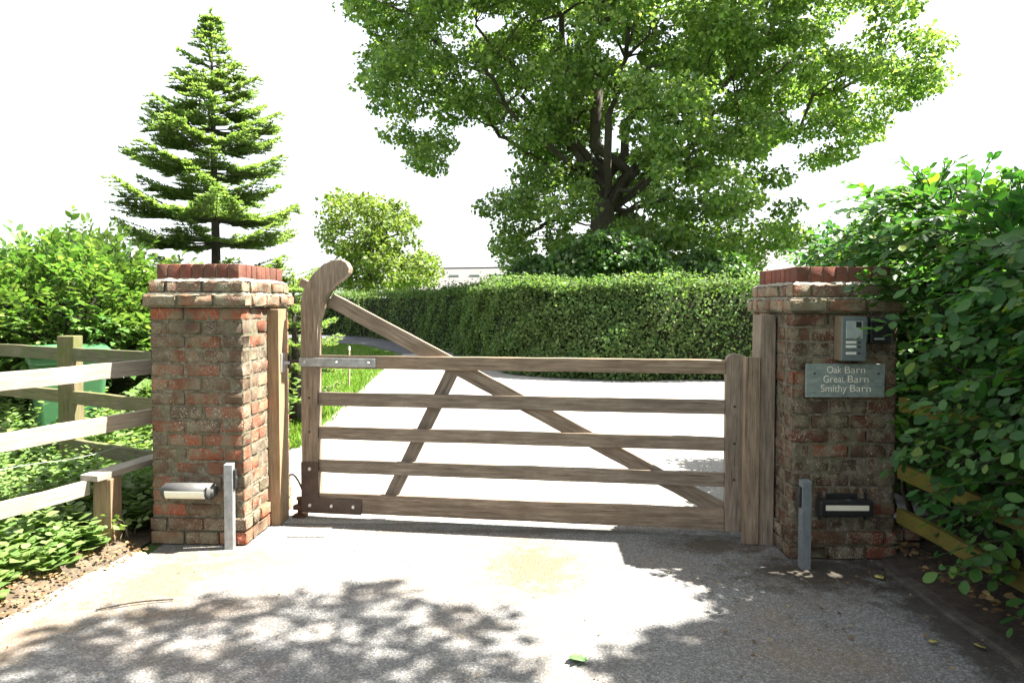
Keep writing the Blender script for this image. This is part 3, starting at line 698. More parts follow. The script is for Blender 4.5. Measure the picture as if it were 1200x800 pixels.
# ================================================================== FAR BEECH HEDGE
def hedge(name, label, path, hgt, wid, nleaf, size, mat):
    t = thing(name, label, 'hedge', (path[0][0], path[0][1], 0)); base = np.array([path[0][0], path[0][1], 0])
    P = np.array(path, float); # smooth path
    tt = np.linspace(0, len(P)-1, 60); P = np.stack([np.interp(tt, range(len(P)), P[:, k]) for k in (0, 1)], 1)
    for _ in range(6): P[1:-1] = (P[:-2]+2*P[1:-1]+P[2:])/4
    T = unit(np.gradient(P, axis=0)); Nn = np.stack([T[:, 1], -T[:, 0]], 1)     # right-hand side
    seg = np.linalg.norm(np.diff(P, axis=0), axis=1); cum = np.concatenate([[0], np.cumsum(seg)]); Ltot = cum[-1]
    def frame(s_):
        return (np.stack([np.interp(s_, cum, P[:, k]) for k in (0, 1)], 1), np.stack([np.interp(s_, cum, Nn[:, k]) for k in (0, 1)], 1))
    # density falls with distance from the near end of the view
    dens = 1/np.maximum(6, np.hypot(P[:, 0], P[:, 1]))**1.3; cd = np.cumsum(dens); cd /= cd[-1]
    s_ = np.interp(rng.random(nleaf), cd, cum)
    c, nn = frame(s_)
    perim = rng.random(nleaf)*(hgt*2+wid*1.5); off = np.zeros(nleaf); z = np.zeros(nleaf); nrm = np.zeros((nleaf, 3))
    A = perim < hgt*1.45; B = (perim >= hgt*1.45) & (perim < hgt*1.45+wid*1.2); Cc = ~(A | B)
    off[A] = 0; z[A] = rng.random(A.sum())**.9*hgt; nrm[A, :2] = nn[A]
    off[B] = -rng.random(B.sum())*wid; z[B] = hgt; nrm[B, 2] = 1
    off[Cc] = -wid; z[Cc] = rng.random(Cc.sum())*hgt; nrm[Cc, :2] = -nn[Cc]
    lump = .10*np.sin(s_*1.3+z*1.7+.5)+.06*np.sin(s_*2.9-z*3)+.05*np.sin(s_*5.3+z*6.1+1)+.03*np.sin(s_*11+z*9)+rng.normal(size=nleaf)*.035
    round_ = np.where(A, -.10*np.maximum(0, (z-hgt+.25)/.25)**2, 0)
    pos = np.zeros((nleaf, 3)); pos[:, :2] = c+nn*(off+np.where(B, 0, np.where(Cc, -lump, lump+round_)))[:, None]; pos[:, 2] = np.where(B, hgt-.04+lump*.55, z)+rng.random(nleaf)**10*.26*B
    pos[:, 2] = np.maximum(pos[:, 2], .05)
    N_ = unit(nrm*.9+rnd_dir(nleaf)*.75+np.array([0, 0, .35])); D_ = rnd_dir(nleaf)+np.array([0, 0, -.35])
    sz = size*(.7+.6*rng.random(nleaf))*(.75+.25*np.clip(np.hypot(pos[:, 0], pos[:, 1])/16, .6, 2.2))
    link('foliage', leaves_mesh(pos-base, D_, N_, sz, wid=1.15), mat, t)
    # dark inner box, added to block light through the leaves
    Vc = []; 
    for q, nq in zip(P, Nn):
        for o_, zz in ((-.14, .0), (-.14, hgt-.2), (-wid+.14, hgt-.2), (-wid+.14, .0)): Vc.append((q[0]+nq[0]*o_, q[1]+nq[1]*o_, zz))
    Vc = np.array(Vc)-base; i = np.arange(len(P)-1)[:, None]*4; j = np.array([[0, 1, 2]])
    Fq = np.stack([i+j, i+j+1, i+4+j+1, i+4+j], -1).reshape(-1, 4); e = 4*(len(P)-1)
    link('dark_core', np_mesh(Vc, [Fq, np.array([(0, 1, 2, 3), (e, e+3, e+2, e+1)])]), M['shade_core'], t)
    return t
hedge('clipped_hedge', 'long clipped beech hedge curving away behind the lane', [(12, 14.5), (hp[7][0], hp[7][1]+.85), (hp[6][0]+.1, hp[6][1]+.85), (hp[5][0]+.05, hp[5][1]+.6), (hp[4][0]+.1, hp[4][1]+.3), hp[3], hp[2], hp[1], hp[0], (-24, 36)], 1.90, 1.5, 150000, .068, M['beech_far'])

# ================================================================== TREES
def outline_tree(name, label, Yc, poly, trunk_px, trunk_r, fork_py, depth, nclump, per, crad, lsize, mat, limbs, cat='tree', holes=(), flat=.62, tpl=(FAR_V, FAR_F), leafwid=1.25, clear=None):
    px_of = lambda x: 600+x/Yc*F; py_of = lambda z: 355-(z-H)/Yc*F
    """crown filled with leaf clumps through a rounded volume; limbs reach to the clumps"""
    base = at(trunk_px, 355, Yc); base = np.array([base.x, Yc, 0.0]); t = thing(name, label, cat, tuple(base))
    poly_w = [tuple(np.array(at(x, y, Yc))[[0, 2]]) for x, y in poly]; holes_w = [(at(x, y, Yc).x, at(x, y, Yc).z, r_*Yc/F) for x, y, r_ in holes]
    pw = np.array(poly_w); x0, z0 = pw.min(0); x1, z1 = pw.max(0); cen = []
    # clump centres: kept apart, inside the outline shrunk by the clump radius
    edges = list(zip(poly_w, poly_w[1:]+poly_w[:1]))
    def edge_dist(x, z):
        best = 9e9
        for (ax, az), (bx, bz) in edges:
            vx, vz = bx-ax, bz-az; k = max(0, min(1, ((x-ax)*vx+(z-az)*vz)/(vx*vx+vz*vz+1e-9))); best = min(best, math.hypot(x-ax-k*vx, z-az-k*vz))
        return best
    tries = 0
    while len(cen) < nclump and tries < nclump*60:
        tries += 1; x = random.uniform(x0, x1); z = random.uniform(z0, z1)
        if not in_poly(np.array([x]), np.array([z]), poly_w)[0]: continue
        e = edge_dist(x, z); r_ = crad*random.uniform(.65, 1.2)
        if e < r_*.55: r_ = max(crad*.42, e/.55) if e > crad*.2 else 0
        if r_ == 0: continue
        if any(math.hypot(x-hx, z-hz) < hr+r_*.35 for hx, hz, hr in holes_w): continue
        dmax = depth*math.sqrt(min(1, (e+.25*crad)/(depth*.8)))
        y = random.choice((-1, 1))*dmax*(random.random()**.7)
        if clear and y < .6 and clear[0] < px_of(x) < clear[1] and clear[2] < py_of(z) < clear[3]: continue
        if any((x-a[0])**2+(y-a[1])**2+(z-a[2])**2 < (.57*(r_+a[3]))**2 for a in cen): continue
        cen.append((x, y, z, r_))
    cen = np.array(cen)
    # the far/near clumps keep their seen place: depth moves them along the level, not toward the lens
    P = []; D = []; N = []; S = []
    for x, y, z, r_ in cen:
        n = int(per*(r_/crad)**2); d = rnd_dir(n); d[:, 2] = d[:, 2]*.9+.12
        rad = r_*(.45+.6*rng.random(n)**.6); lump = 1+.28*np.sin(d[:, 0]*7+x*3)*np.sin(d[:, 1]*6+z*5)*1.2
        p = d*np.clip(rad*lump, 0, r_*1.25)[:, None]*np.array([1, 1, flat])+np.array([x, Yc+y, z])
        P.append(p); N.append(unit(d*.7+rnd_dir(n)*.7+np.array([0, 0, .5]))); D.append(rnd_dir(n)+d*.6); S.append(lsize*(.6+.8*rng.random(n)))
    P = np.concatenate(P)-base; D = np.concatenate(D); N = np.concatenate(N); S = np.concatenate(S)
    link('crown', leaves_mesh(P, D, N, S, tpl, leafwid), mat, t)
    # trunk + limbs
    fz = at(trunk_px, fork_py, Yc).z; paths = []
    tr = np.array([(0, 0, -.1), (0, 0, .3), (.03*trunk_r, 0, fz*.35), (-.1*trunk_r, .05, fz*.7), (0, 0, fz)], float)
    paths.append((tr, trunk_r*np.array([1.5, 1.15, 1, .95, .9])))
    nodes = []
    for lx, ly, dd, r_ in limbs:
        tip = np.array(at(lx, ly, Yc))-base; tip[1] = dd
        q = bend((0, 0, fz-.3), tip, 12, .06, .22); paths.append((q, np.linspace(r_*trunk_r, r_*trunk_r*.22, 12)))
        for k in range(2, 12): nodes.append((q[k], r_*trunk_r*(1-.78*k/11)))
    NP = np.array([n_[0] for n_ in nodes]); nr = np.array([n_[1] for n_ in nodes])
    for x, y, z, r_ in cen:
        c = np.array([x, y+Yc, z])-base; dist = np.linalg.norm(NP-c, axis=1)+2.0*np.maximum(0, NP[:, 2]-c[2]); k = int(np.argmin(dist)); 
        if dist[k] > 3.0: continue
        q = bend(NP[k], c+np.array([0, 0, r_*.1]), 8, .08, .1); rr = min(nr[k]*.6, .028*np.linalg.norm(c-NP[k])+.02)
        paths.append((q, np.linspace(rr, rr*.3, 8)))
        for _ in range(5):
            e = c+rnd_dir(1)[0]*r_*np.array([1, 1, flat])*.9; paths.append((bend(c, e, 5, .05, .12), np.linspace(rr*.35, rr*.1, 5)))
    link('trunk', tubes_mesh(paths, 7), M['bark'], t, True)
    return t
oak_poly = [(395, -110), (398, 8), (425, 25), (428, 66), (440, 120), (462, 186), (505, 206), (530, 190), (545, 160), (575, 152), (592, 172), (600, 205), (594, 225), (568, 240), (556, 296), (562, 330), (600, 336), (700, 345), (892, 345), (893, 318), (905, 300), (945, 292), (930, 262), (905, 240), (897, 210), (912, 170), (940, 190), (968, 206), (990, 178), (1015, 142), (1030, 176), (1050, 172), (1066, 130), (1090, 100), (1088, 78), (1062, 62), (1058, 30), (1078, -5), (1060, -110), (900, -230), (700, -270), (520, -210)]
outline_tree('oak_tree', 'huge spreading oak tree with fresh green crown behind the clipped hedge', 24, oak_poly, 706, .46, 235, 6.0, 640, 450, .74, .14, M['oak_leaf'],
  [(640, 120, 1, .3), (560, 40, -1, .34), (480, 90, 1.5, .26), (450, 20, -2, .24), (600, -120, 1, .4), (700, -150, -1, .55), (735, 20, -3, .36), (800, -60, 2, .42), (860, 90, -1.5, .34), (960, 60, 1, .30), (1040, 100, -.5, .3), (1000, -40, 1, .35), (820, 190, -3, .24), (880, 250, 1, .25), (640, 230, 2.5, .2), (590, 290, 1, .25), (780, 260, 3, .3), (700, 60, 4, .34)],
  holes=[(590, 182, 18), (662, 215, 9), (920, 205, 18), (483, 62, 7), (545, 118, 9), (765, 32, 8), (840, 228, 9), (930, 135, 8), (880, 200, 7), (585, 215, 14), (692, 165, 5), (800, 300, 5), (560, 200, 30), (745, 120, 5), (640, 60, 6), (700, 35, 5), (870, 60, 6), (990, 80, 8), (620, 120, 6)], clear=(684, 738, 185, 275))
outline_tree('field_tree', 'small round pale green tree beyond the lane left of the big oak', 40, [(378, 262), (375, 238), (395, 226), (430, 222), (465, 232), (490, 255), (488, 285), (508, 300), (520, 312), (500, 345), (385, 348), (392, 300), (380, 285)], 432, .26, 300, 2.6, 110, 150, .75, .20, M['pale_leaf'],
  [(400, 250, 0, .5), (450, 235, .5, .5), (475, 265, -.5, .5), (410, 290, -1, .4), (480, 310, 0, .4), (430, 230, 0, .5)], holes=[(402, 275, 5), (470, 292, 5), (425, 262, 4), (452, 280, 4)])
outline_tree('shrub', 'dense mid-green bush behind the hedge below the oak trunk', 18.5, [(636, 345), (640, 312), (668, 286), (705, 272), (745, 280), (775, 300), (792, 322), (796, 345)], 715, .08, 330, 1.6, 90, 330, .42, .12, M['dark_leaf'], [(680, 300, 0, .6), (740, 300, 0, .6), (710, 290, 0, .6)], 'bush')
outline_tree('shrub', 'dark bush right of the oak trunk behind the hedge', 20, [(770, 345), (785, 310), (820, 296), (858, 302), (880, 320), (886, 345)], 825, .08, 332, 1.5, 60, 330, .42, .12, M['dark_leaf'], [(800, 315, 0, .6), (850, 315, 0, .6)], 'bush')
outline_tree('shrub', 'dark bush left of the oak trunk at the corner of the hedge', 20.5, [(585, 345), (596, 318), (620, 300), (650, 306), (665, 345)], 625, .08, 332, 1.5, 50, 330, .42, .12, M['dark_leaf'], [(610, 320, 0, .6), (640, 318, 0, .6)], 'bush')

# ---- fir
def fir(x, y, hgt, rad, label):
    t = thing('fir_tree', label, 'tree', (x, y, 0)); paths = [(np.array([(0, 0, 0), (0.02, 0, hgt*.4), (0, .01, hgt*.8), (0, 0, hgt)]), np.array([.085, .06, .025, .006]))]
    NP = []; ND = []; NN = []; NS = []
    z = .35; k = 0
    def needles(a, b, ln, dens):
        L_ = np.linalg.norm(b-a); n = max(6, int(L_*dens)); d = (b-a)/L_
        s_ = rng.random(n); side = rnd_dir(n); side -= (side @ d)[:, None]*d; side = unit(side); side[:, 2] = np.abs(side[:, 2])*.6-.05; side = unit(side)
        NP.append(a+(b-a)*s_[:, None]); ND.append(unit(side+d*.75)); NN.append(np.tile([0, 0, 1.], (n, 1))+rnd_dir(n)*.5); NS.append(np.full(n, ln)*(.7+.5*rng.random(n)))
    while z < hgt-.05:
        f = z/hgt; Lb = rad*(1-math.exp(-((1-f)/.34)**1.45))*random.uniform(.86, 1.1)+.04; nb = 6 if f < .75 else 5; k += 1
        for j in range(nb):
            az = 2*math.pi*(j+.5*(k % 2)+random.uniform(-.22, .22))/nb; l = Lb*random.uniform(.62, 1.10)
            rise = (.38*f**2.5+.01)+random.uniform(-.05, .08); d = np.array([math.cos(az), math.sin(az), 0])
            n = 8; tt = np.linspace(0, 1, n)[:, None]; q = np.array([0, 0, z])+d*l*tt; q[:, 2] += (rise*l*tt+(.13 if f < .6 else .12)*l*(tt**2)-.14*l*np.sin(tt*math.pi)*(1-f))[:, 0]
            paths.append((q, np.linspace(.016*(1-f)+.005, .003, n)))
            side = np.array([-d[1], d[0], 0]); m = max(3, int(l/.075))
            for i in range(m):
                u = .18+.82*(i+.5)/m; p = np.array([np.interp(u, tt[:, 0], q[:, c_]) for c_ in range(3)])
                for sg_ in (-1, 1):
                    tl = (.40*l*(1-u)**.8+.085)*random.uniform(.7, 1.2); dd = d*.62+side*sg_*.78; e = p+dd*tl+np.array([0, 0, random.uniform(-.05, .05)*tl-.03*tl])
                    needles(p, e, .042, 240)
                    # sub twigs
                    if tl > .2:
                        for v_ in (.35, .6, .82):
                            pp = p+(e-p)*v_
                            for s2 in (-1, 1):
                                needles(pp, pp+(d*(.8+.2*s2*sg_)+side*(s2*.6+.3*sg_))*tl*.38+np.array([0, 0, random.uniform(-.02, .03)]), .040, 240)
                    paths.append((np.array([p, e]), np.array([.004, .002])))
            needles(q[2], q[-1], .034, 260)
        z += (.27*(1-f)+.13)*random.uniform(.75, 1.3)*.98
    needles(np.array([0, 0, hgt*.9]), np.array([0, 0, hgt]), .04, 300)
    tpl = (np.array([(-.12, 0, 0), (.12, 0, 0), (.09, 1, 0), (-.09, 1, 0)]), [np.array([(0, 1, 2, 3)])])
    link('crown', leaves_mesh(np.concatenate(NP), np.concatenate(ND), np.concatenate(NN), np.concatenate(NS), tpl, 1.6), M['fir'], t)
    link('trunk', tubes_mesh(paths, 5), M['bark'], t, True)
    print('fir needles', sum(len(a_) for a_ in NP))
    return t
ft = at(247, 10, 9.0)
fir(ft.x, 9.0, ft.z, 1.42, 'tall conical fir tree with layered boughs behind the left pier')
fb = at(372, 480, 10.5)
tf = fir(-2.72, 8.5, 1.85, .66, 'low young fir filling the gap between left pier and gate')

# ---- shoots with real leaves (laurel, right hedge)
def shoots(orig, dirs, lens, nl, lsize, droop, flatness=.5, spread=.9, stem=True):
    P = []; D = []; N = []; S = []; paths = []
    for o_, d_0, l in zip(orig, dirs, lens):
        n = max(4, int(nl*l)); t_ = np.linspace(.05, 1, n); d0 = d_0/np.linalg.norm(d_0)
        q = o_+d0*l*t_[:, None]; q[:, 2] -= droop*l*t_**2
        tang = unit(np.gradient(q, axis=0)); side = unit(np.cross(tang, np.array([0, 0, 1.])+rnd_dir(1)[0]*.5)); up = np.cross(side, tang)
        sg_ = np.where(np.arange(n) % 2 == 0, 1, -1)[:, None]
        dirn = tang*.75+side*sg_*spread+up*rng.normal(size=(n, 1))*flatness*.5+rnd_dir(n)*.22
        dirn[-1] = tang[-1]
        P.append(q); D.append(dirn); N.append(up+rnd_dir(n)*flatness*.6); S.append(lsize*(.4+.85*rng.random(n))*(1-.25*t_))
        if stem: paths.append((q[::max(1, n//4)] if n >= 8 else q, np.linspace(.004, .0015, len(q[::max(1, n//4)] if n >= 8 else q))))
    return np.concatenate(P), np.concatenate(D), np.concatenate(N), np.concatenate(S), paths
# laurel bush: rounded mass
def shoot_bush(name, label, cat, cen, rad, n, lsize, nl, mat, wid, droop=.1, core=.62, zmin=.05, lenr=(.3, .55), tpl=(LEAF_V, LEAF_F)):
    cen = np.array(cen, float); rad = np.array(rad, float); base = np.array([cen[0], cen[1], 0]); t = thing(name, label, cat, tuple(base))
    d = rnd_dir(n); d[:, 2] = np.abs(d[:, 2])*1.0-.25; d = unit(d); lump = 1+.12*np.sin(d[:, 0]*6+1)*np.sin(d[:, 1]*5+2)+rng.normal(size=n)*.06
    o_ = cen+d*rad*(lump*(.68+.22*rng.random(n)))[:, None]; o_[:, 2] = np.maximum(o_[:, 2], zmin)
    dr = unit(d*np.array([1, 1, .8])+np.array([0, 0, .55])+rnd_dir(n)*.45)
    P, D, N, S, paths = shoots(o_, dr, rng.uniform(*lenr, n), nl, lsize, droop)
    link('leaves', leaves_mesh(P-base, D, N, S, tpl, wid), mat, t)
    for i in range(14 if core else 0):
        e = cen+rnd_dir(1)[0]*rad*.75; e[2] = max(e[2], cen[2]); paths.append((bend((base[0]+random.uniform(-.2, .2), base[1]+random.uniform(-.2, .2), 0), e, 7), np.linspace(.03, .008, 7)))
    paths = [(q-base, r_) for q, r_ in paths]
    if not core: paths = [(np.concatenate([np.concatenate([[(0, 0, .0)], q, q[::-1]]) for q, r_ in paths]), np.full(sum(2*len(q)+1 for q, r_ in paths), .0022))]
    link('stems', tubes_mesh(paths, 5), M['bark'], t, True)
    if not core: return t
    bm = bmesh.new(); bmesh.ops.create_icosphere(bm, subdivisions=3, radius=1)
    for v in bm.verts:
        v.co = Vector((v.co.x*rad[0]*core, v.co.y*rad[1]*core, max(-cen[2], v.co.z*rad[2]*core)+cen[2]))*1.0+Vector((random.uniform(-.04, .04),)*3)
    bm_obj('dark_heart', bm, M['shade_core'], t)  # filler shape whose dark colour gives the leaf gaps their shade
    return t
shoot_bush('laurel_bush', 'large glossy laurel bush behind the rear fence at left', 'bush', (-4.75, 7.3, 1.05), (1.55, 1.0, 1.03), 1900, .115, 26, M['laurel'], .78, .25)
shoot_bush('laurel_bush', 'lower laurel bush at the left edge beyond the first', 'bush', (-6.6, 7.8, 1.0), (1.3, 1.0, 1.0), 800, .115, 24, M['laurel'], .78, .25)

# right hedge
def right_hedge():
    t = thing('beech_hedge', 'tall unclipped beech hedge overhanging the shaded pier at right', 'hedge', (3.2, 3.5, 0)); base = np.array([3.2, 3.5, 0])
    n = 2900; Y = rng.uniform(-1.0, 6.6, n); s_ = rng.random(n)
    face = s_ < .62; top = ~face
    far = .48*np.clip((Y-3.9)/1.2, 0, 1); X = np.where(face, 2.38+far+.10*np.sin(Y*2.3)+rng.normal(size=n)*.07, 2.36+far+rng.random(n)*1.6); Zt = 2.10+.05*np.sin(Y*3.1)-.34*np.clip((4.0-Y)/.9, 0, 1)-.12*np.clip((Y-4.8)/1, 0, 1)
    Z = np.where(face, .35+rng.random(n)**.8*(Zt-.35), Zt+rng.normal(size=n)*.05)
    # the face leans back low down, leaving the rails free near the pier
    low = face & (Z < .95); X = np.where(low, X+.12+.25*np.clip((Y-2.7)/1.3, 0, 1)*rng.random(n), X)
    keep = ~((Z < 1.0) & (Y > 3.35) & (rng.random(n) < .22) & face); keep &= ~((X < 2.50) & (Y > 3.85) & (Y < 4.7) & (Z < 1.62))
    o_ = np.stack([X, Y, Z], 1)[keep]; n = len(o_); tp = top[keep]; Zk = o_[:, 2:3]
    dr = np.where(tp[:, None], np.array([-.25, 0, .85]), np.array([-.9, -.25, .25]))+rnd_dir(n)*.5
    l = np.where(tp, rng.uniform(.15, .36, n), rng.uniform(.25, .50, n)*np.where(rng.random(n) < .05, 1.25, 1))
    # near the pier front the shoots must not go through the brickwork
    near = (o_[:, 1] > 3.6) & (o_[:, 1] < 4.85) & (o_[:, 2] < 1.75) ; l = np.where(near, l*.75, l)
    P, D, N, S, paths = shoots(o_, dr, l, 32, .086, .40, .7)
    # a few long hand-placed sprays seen against the pier
    ex_o = []; ex_d = []; ex_l = []
    for (sx, sy, Ys), (ex, ey, Ye) in (((1120, 430, 3.4), (1055, 412, 3.5)), ((1100, 500, 3.5), (1032, 548, 3.6)), ((1110, 520, 3.4), (1040, 500, 3.5)), ((1180, 640, 3.0), (1095, 658, 3.1)), ((1190, 660, 2.95), (1120, 668, 2.98)), ((1150, 560, 3.2), (1080, 575, 3.25)), ((1190, 600, 3.0), (1130, 610, 3.05)), ((1060, 330, 3.9), (1000, 322, 3.8)), ((1075, 350, 3.8), (1015, 345, 3.75)), ((1080, 300, 4.1), (985, 300, 4.3)), ((1060, 290, 4.6), (985, 290, 4.9)), ((1150, 540, 3.2), (1070, 545, 3.3)), ((1180, 500, 3.1), (1090, 490, 3.2)), ((1200, 560, 2.9), (1130, 560, 3.0)), ((1190, 480, 3.0), (1130, 520, 3.1)), ((1160, 500, 3.3), (1075, 520, 3.4)), ((1170, 590, 3.1), (1095, 600, 3.15)), ((1200, 530, 3.0), (1120, 560, 3.05)), ((1150, 450, 3.4), (1065, 480, 3.5)), ((1120, 475, 3.45), (1060, 462, 3.5))):
        for rep in range(3):
            a = np.array(at(sx+random.uniform(-12, 12), sy+random.uniform(-14, 14), Ys)); b = np.array(at(ex+random.uniform(-12, 22), ey+random.uniform(-14, 14), Ye)); ex_o.append(a); L_ = np.linalg.norm(b-a); dd = (b-a)/L_; dd[2] += .12; ex_d.append(dd); ex_l.append(L_)
    P2, D2, N2, S2, pa2 = shoots(ex_o, ex_d, ex_l, 34, .088, .15, .5)
    ni = 4600; Pi = np.stack([2.75+rng.random(ni)*.25, rng.uniform(-2, 6.4, ni), rng.uniform(.15, 2.0, ni)], 1); Pi[2600:, 0] = 2.72+rng.random(2000)*.9; Pi[2600:, 1] = rng.uniform(4.3, 6.5, 2000); Pi[2600:, 2] = rng.uniform(1.3, 2.02, 2000)
    P = np.concatenate([P, P2, Pi]); D = np.concatenate([D, D2, rnd_dir(ni)]); N = np.concatenate([N, N2, unit(rnd_dir(ni)+np.array([-1, 0, .3]))]); S = np.concatenate([S, S2, np.full(ni, .09)])
    link('leaves', leaves_mesh(P-base, D, N, S, (BEECH_V, BEECH_F), 1.0), M['beech'], t)
    for y in np.arange(-1.8, 6.4, .33):
        for _ in range(2):
            yy = y+random.uniform(-.1, .1); x = 2.85+random.uniform(-.12, .2); paths.append((bend((x, yy, 0), (x-random.uniform(.1, .4), yy+random.uniform(-.4, .4), random.uniform(1.2, 2.0)), 8, .02, .3), np.linspace(.022, .006, 8)))
    paths = [(q-base, r_) for q, r_ in paths+pa2]
    link('stems', tubes_mesh(paths, 5), M['bark'], t, True)
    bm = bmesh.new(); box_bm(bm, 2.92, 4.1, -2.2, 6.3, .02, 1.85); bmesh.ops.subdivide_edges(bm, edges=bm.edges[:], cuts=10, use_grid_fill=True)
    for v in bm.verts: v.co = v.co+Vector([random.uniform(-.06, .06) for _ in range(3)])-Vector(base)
    bm_obj('dark_heart', bm, M['shade_core'], t)  # dark box added inside the hedge to keep its depths dark
right_hedge()

# overhead oak out of the frame to the right, the one that dapples the drive
def shade_oak():
    base = np.array([8.2, 0.2, 0.0]); t = thing('oak_tree', 'tall roadside oak to the right whose branches dapple the drive', 'tree', tuple(base))
    k = np.array([math.cos(SUN_AZ), math.sin(SUN_AZ)])/math.tan(SUN_EL)
    P = []; D = []; N = []; S = []; paths = [(np.array([(0, 0, -.1), (0, 0, 2), (-.2, 0, 4.2), (-.5, .1, 6)]), np.array([.5, .38, .34, .3]))]
    # clumps, given by where their shade falls (x, y on the drive), radius, height
    cl = []
    edge = [(-2.9, 2.35), (-2.2, 2.95), (-1.75, 3.25), (-1.25, 3.50), (-.85, 3.62), (-.45, 3.42), (-.18, 3.05), (.05, 2.80), (.28, 2.75), (.5, 2.95), (.8, 3.15), (1.1, 3.4), (1.6, 3.6)]
    ex = [e[0] for e in edge]; ey = [e[1] for e in edge]
    tries = 0
    while len(cl) < 620 and tries < 26000:
        tries += 1; x = random.uniform(-2.7, 5.5); y = random.uniform(-4.0, 3.9); r_ = random.uniform(.15, .34)
        if y+r_*.55 > np.interp(x, ex, ey)+.12: continue
        if abs(x-.07) < .16 and y > 2.35: continue
        if any((x-c[0])**2+(y-c[1])**2 < ((r_+c[2])*(.58 if x < .55 else .40))**2 for c in cl): continue
        cl.append((x, y, r_, random.uniform(5.6, 7.4)))
    for _ in range(420):      # higher layer further right, added out of view to block sky light
        h_ = random.uniform(7.6, 11); r_ = random.uniform(.4, .8); sx_ = random.uniform(.9, 9); sx_ += r_*.4; sy_ = random.uniform(-7, float(np.interp(sx_, ex, ey))-r_*.7)
        cl.append((sx_, sy_, r_, h_))
    for x, y, r_, h_ in cl:
        c = np.array([x+k[0]*h_, y+k[1]*h_, h_]); n = int((80 if h_ < 7.5 else 34)*(r_/.25)**2); d = rnd_dir(n)
        P.append(c+d*r_*(.35+.75*rng.random(n)**.7)[:, None]*np.array([1, 1, .6])); D.append(rnd_dir(n)+d*.5); N.append(unit(rnd_dir(n)*.6+np.array([0, 0, 1.]))); S.append((.10 if h_ < 7.5 else .15)*(.7+.6*rng.random(n)))
    limbs = []
    for lx, ly in ((3.0, 2.8), (2.2, 1.2), (3.6, 1.8), (2.0, -1.5), (5, 3), (4.2, -3.6), (7, 3.2), (8, -3.5)):
        q = bend((-.4+base[0], base[1]+.1, 5.2), (lx+.4, ly, 6.6), 12, .05, .2); paths.append((q-base, np.linspace(.16, .025, 12))); limbs += list(q[3:])
    limbs = np.array(limbs)
    for x, y, r_, h_ in cl:
        c = np.array([x+k[0]*h_, y+k[1]*h_, h_]); j = np.argmin(np.linalg.norm(limbs-c, axis=1)); paths.append((bend(limbs[j], c, 6, .03, .3)-base, np.linspace(.02, .006, 6)))
    link('crown', leaves_mesh(np.concatenate(P)-base, np.concatenate(D), np.concatenate(N), np.concatenate(S), (LOBE_V, LOBE_F), 1.2), M['oak_leaf'], t)
    link('trunk', tubes_mesh(paths, 7), M['bark'], t, True)
shade_oak()

# ================================================================== GROUND COVER
def ground_z(x, y):
    if x < ledge(y)-.1: return .012+.10*min(1, (ledge(y)-.1-x)/.28)
    return 0
def weeds():
    n = 2500; P = []; D = []; N = []; S = []; paths = []
    for _ in range(n):
        y = random.uniform(2.2, 7.0); 
        x = ledge(min(y, 4.5))-.22-abs(random.gauss(0, .8)) if y < 4.25 else random.uniform(-4.8, -2.32)
        if y < 4.0 and random.random() < .35*(x > ledge(y)-.5): continue
        if abs(x+2.455) < .12 and abs(y-4.11) < .12: continue
        h_ = random.uniform(.10, .38)*(1 if x < ledge(min(y, 4.5))-.7 or y > 4.3 else random.choice((.6, .4, .2)))*(1.7 if y > 5.1 and random.random() < .5 else 1); z0 = ground_z(x, y); m = int(5+h_*36)
        lean = rng.normal(size=2)*.18
        tt = np.linspace(.12, 1, m); q = np.stack([x+lean[0]*h_*tt, y+lean[1]*h_*tt, z0+h_*tt], 1); az = rng.random()*6.28+np.arange(m)*2.4
        d = np.stack([np.cos(az), np.sin(az), .25+.3*rng.random(m)], 1); P.append(q); D.append(d); N.append(np.stack([-.3*np.cos(az), -.3*np.sin(az), np.ones(m)], 1)+rnd_dir(m)*.3); S.append((.045+.06*(1-tt))*random.uniform(.7, 1.3))
    o = link('weeds', leaves_mesh(np.concatenate(P), np.concatenate(D), np.concatenate(N), np.concatenate(S), (LEAF_V, LEAF_F), 1.35), M['weed'])
    tag(o, 'bright green nettles and weeds below the left fences', 'weeds', kind='stuff')
weeds()
def blades(name, label, n, sampler, hgt, wid, mat, cat='grass'):
    xy = np.array([sampler() for _ in range(n)]); P = np.zeros((n, 3)); P[:, :2] = xy[:, :2]; P[:, 2] = xy[:, 2]
    D = rng.normal(size=(n, 3))*.28+np.array([0, 0, 1.]); N = rnd_dir(n); N[:, 2] = 0
    tpl = (np.array([(-.5, 0, 0), (.5, 0, 0), (.35, .55, .06), (0, 1, .25), (-.35, .55, .06)]), [np.array([(0, 1, 2, 3, 4)])])
    o = link(name, leaves_mesh(P, D, N, hgt*(.5+.8*rng.random(n)), tpl, wid), mat)
    return tag(o, label, cat, kind='stuff')
gpoly = [(-2.33, 7.2), (-2.55, 10), (-2.8, 13), (-3.1, 16.5), (-3.6, 20), (-5.5, 24), (-9, 26.6), (-20, 28), (-12, 16), (-5, 7)]
gx = np.array(gpoly)
def gs():
    while True:
        y = 7.0+21*random.random()**1.6; xr = np.interp(y, [7, 10, 13, 16.5, 20, 24, 26.6], [-2.33, -2.55, -2.8, -3.1, -3.6, -5.5, -9]); x = xr+random.gauss(.03, .09)-random.random()**1.3*(2.0+.35*(y-7)); return (x, y, .0)
blades('grass', 'bright green grass verge left of the lane beyond the gate', 60000, gs, .085, .11, M['grass'])
def gs2():
    y = random.uniform(2.0, 4.3); x = ledge(y)-.2-abs(random.gauss(0, .45)); return (x, y, ground_z(x, y))
blades('grass_tufts', 'dry grass and straw scattered along the left verge', 900, gs2, .05, .05, M['straw'])
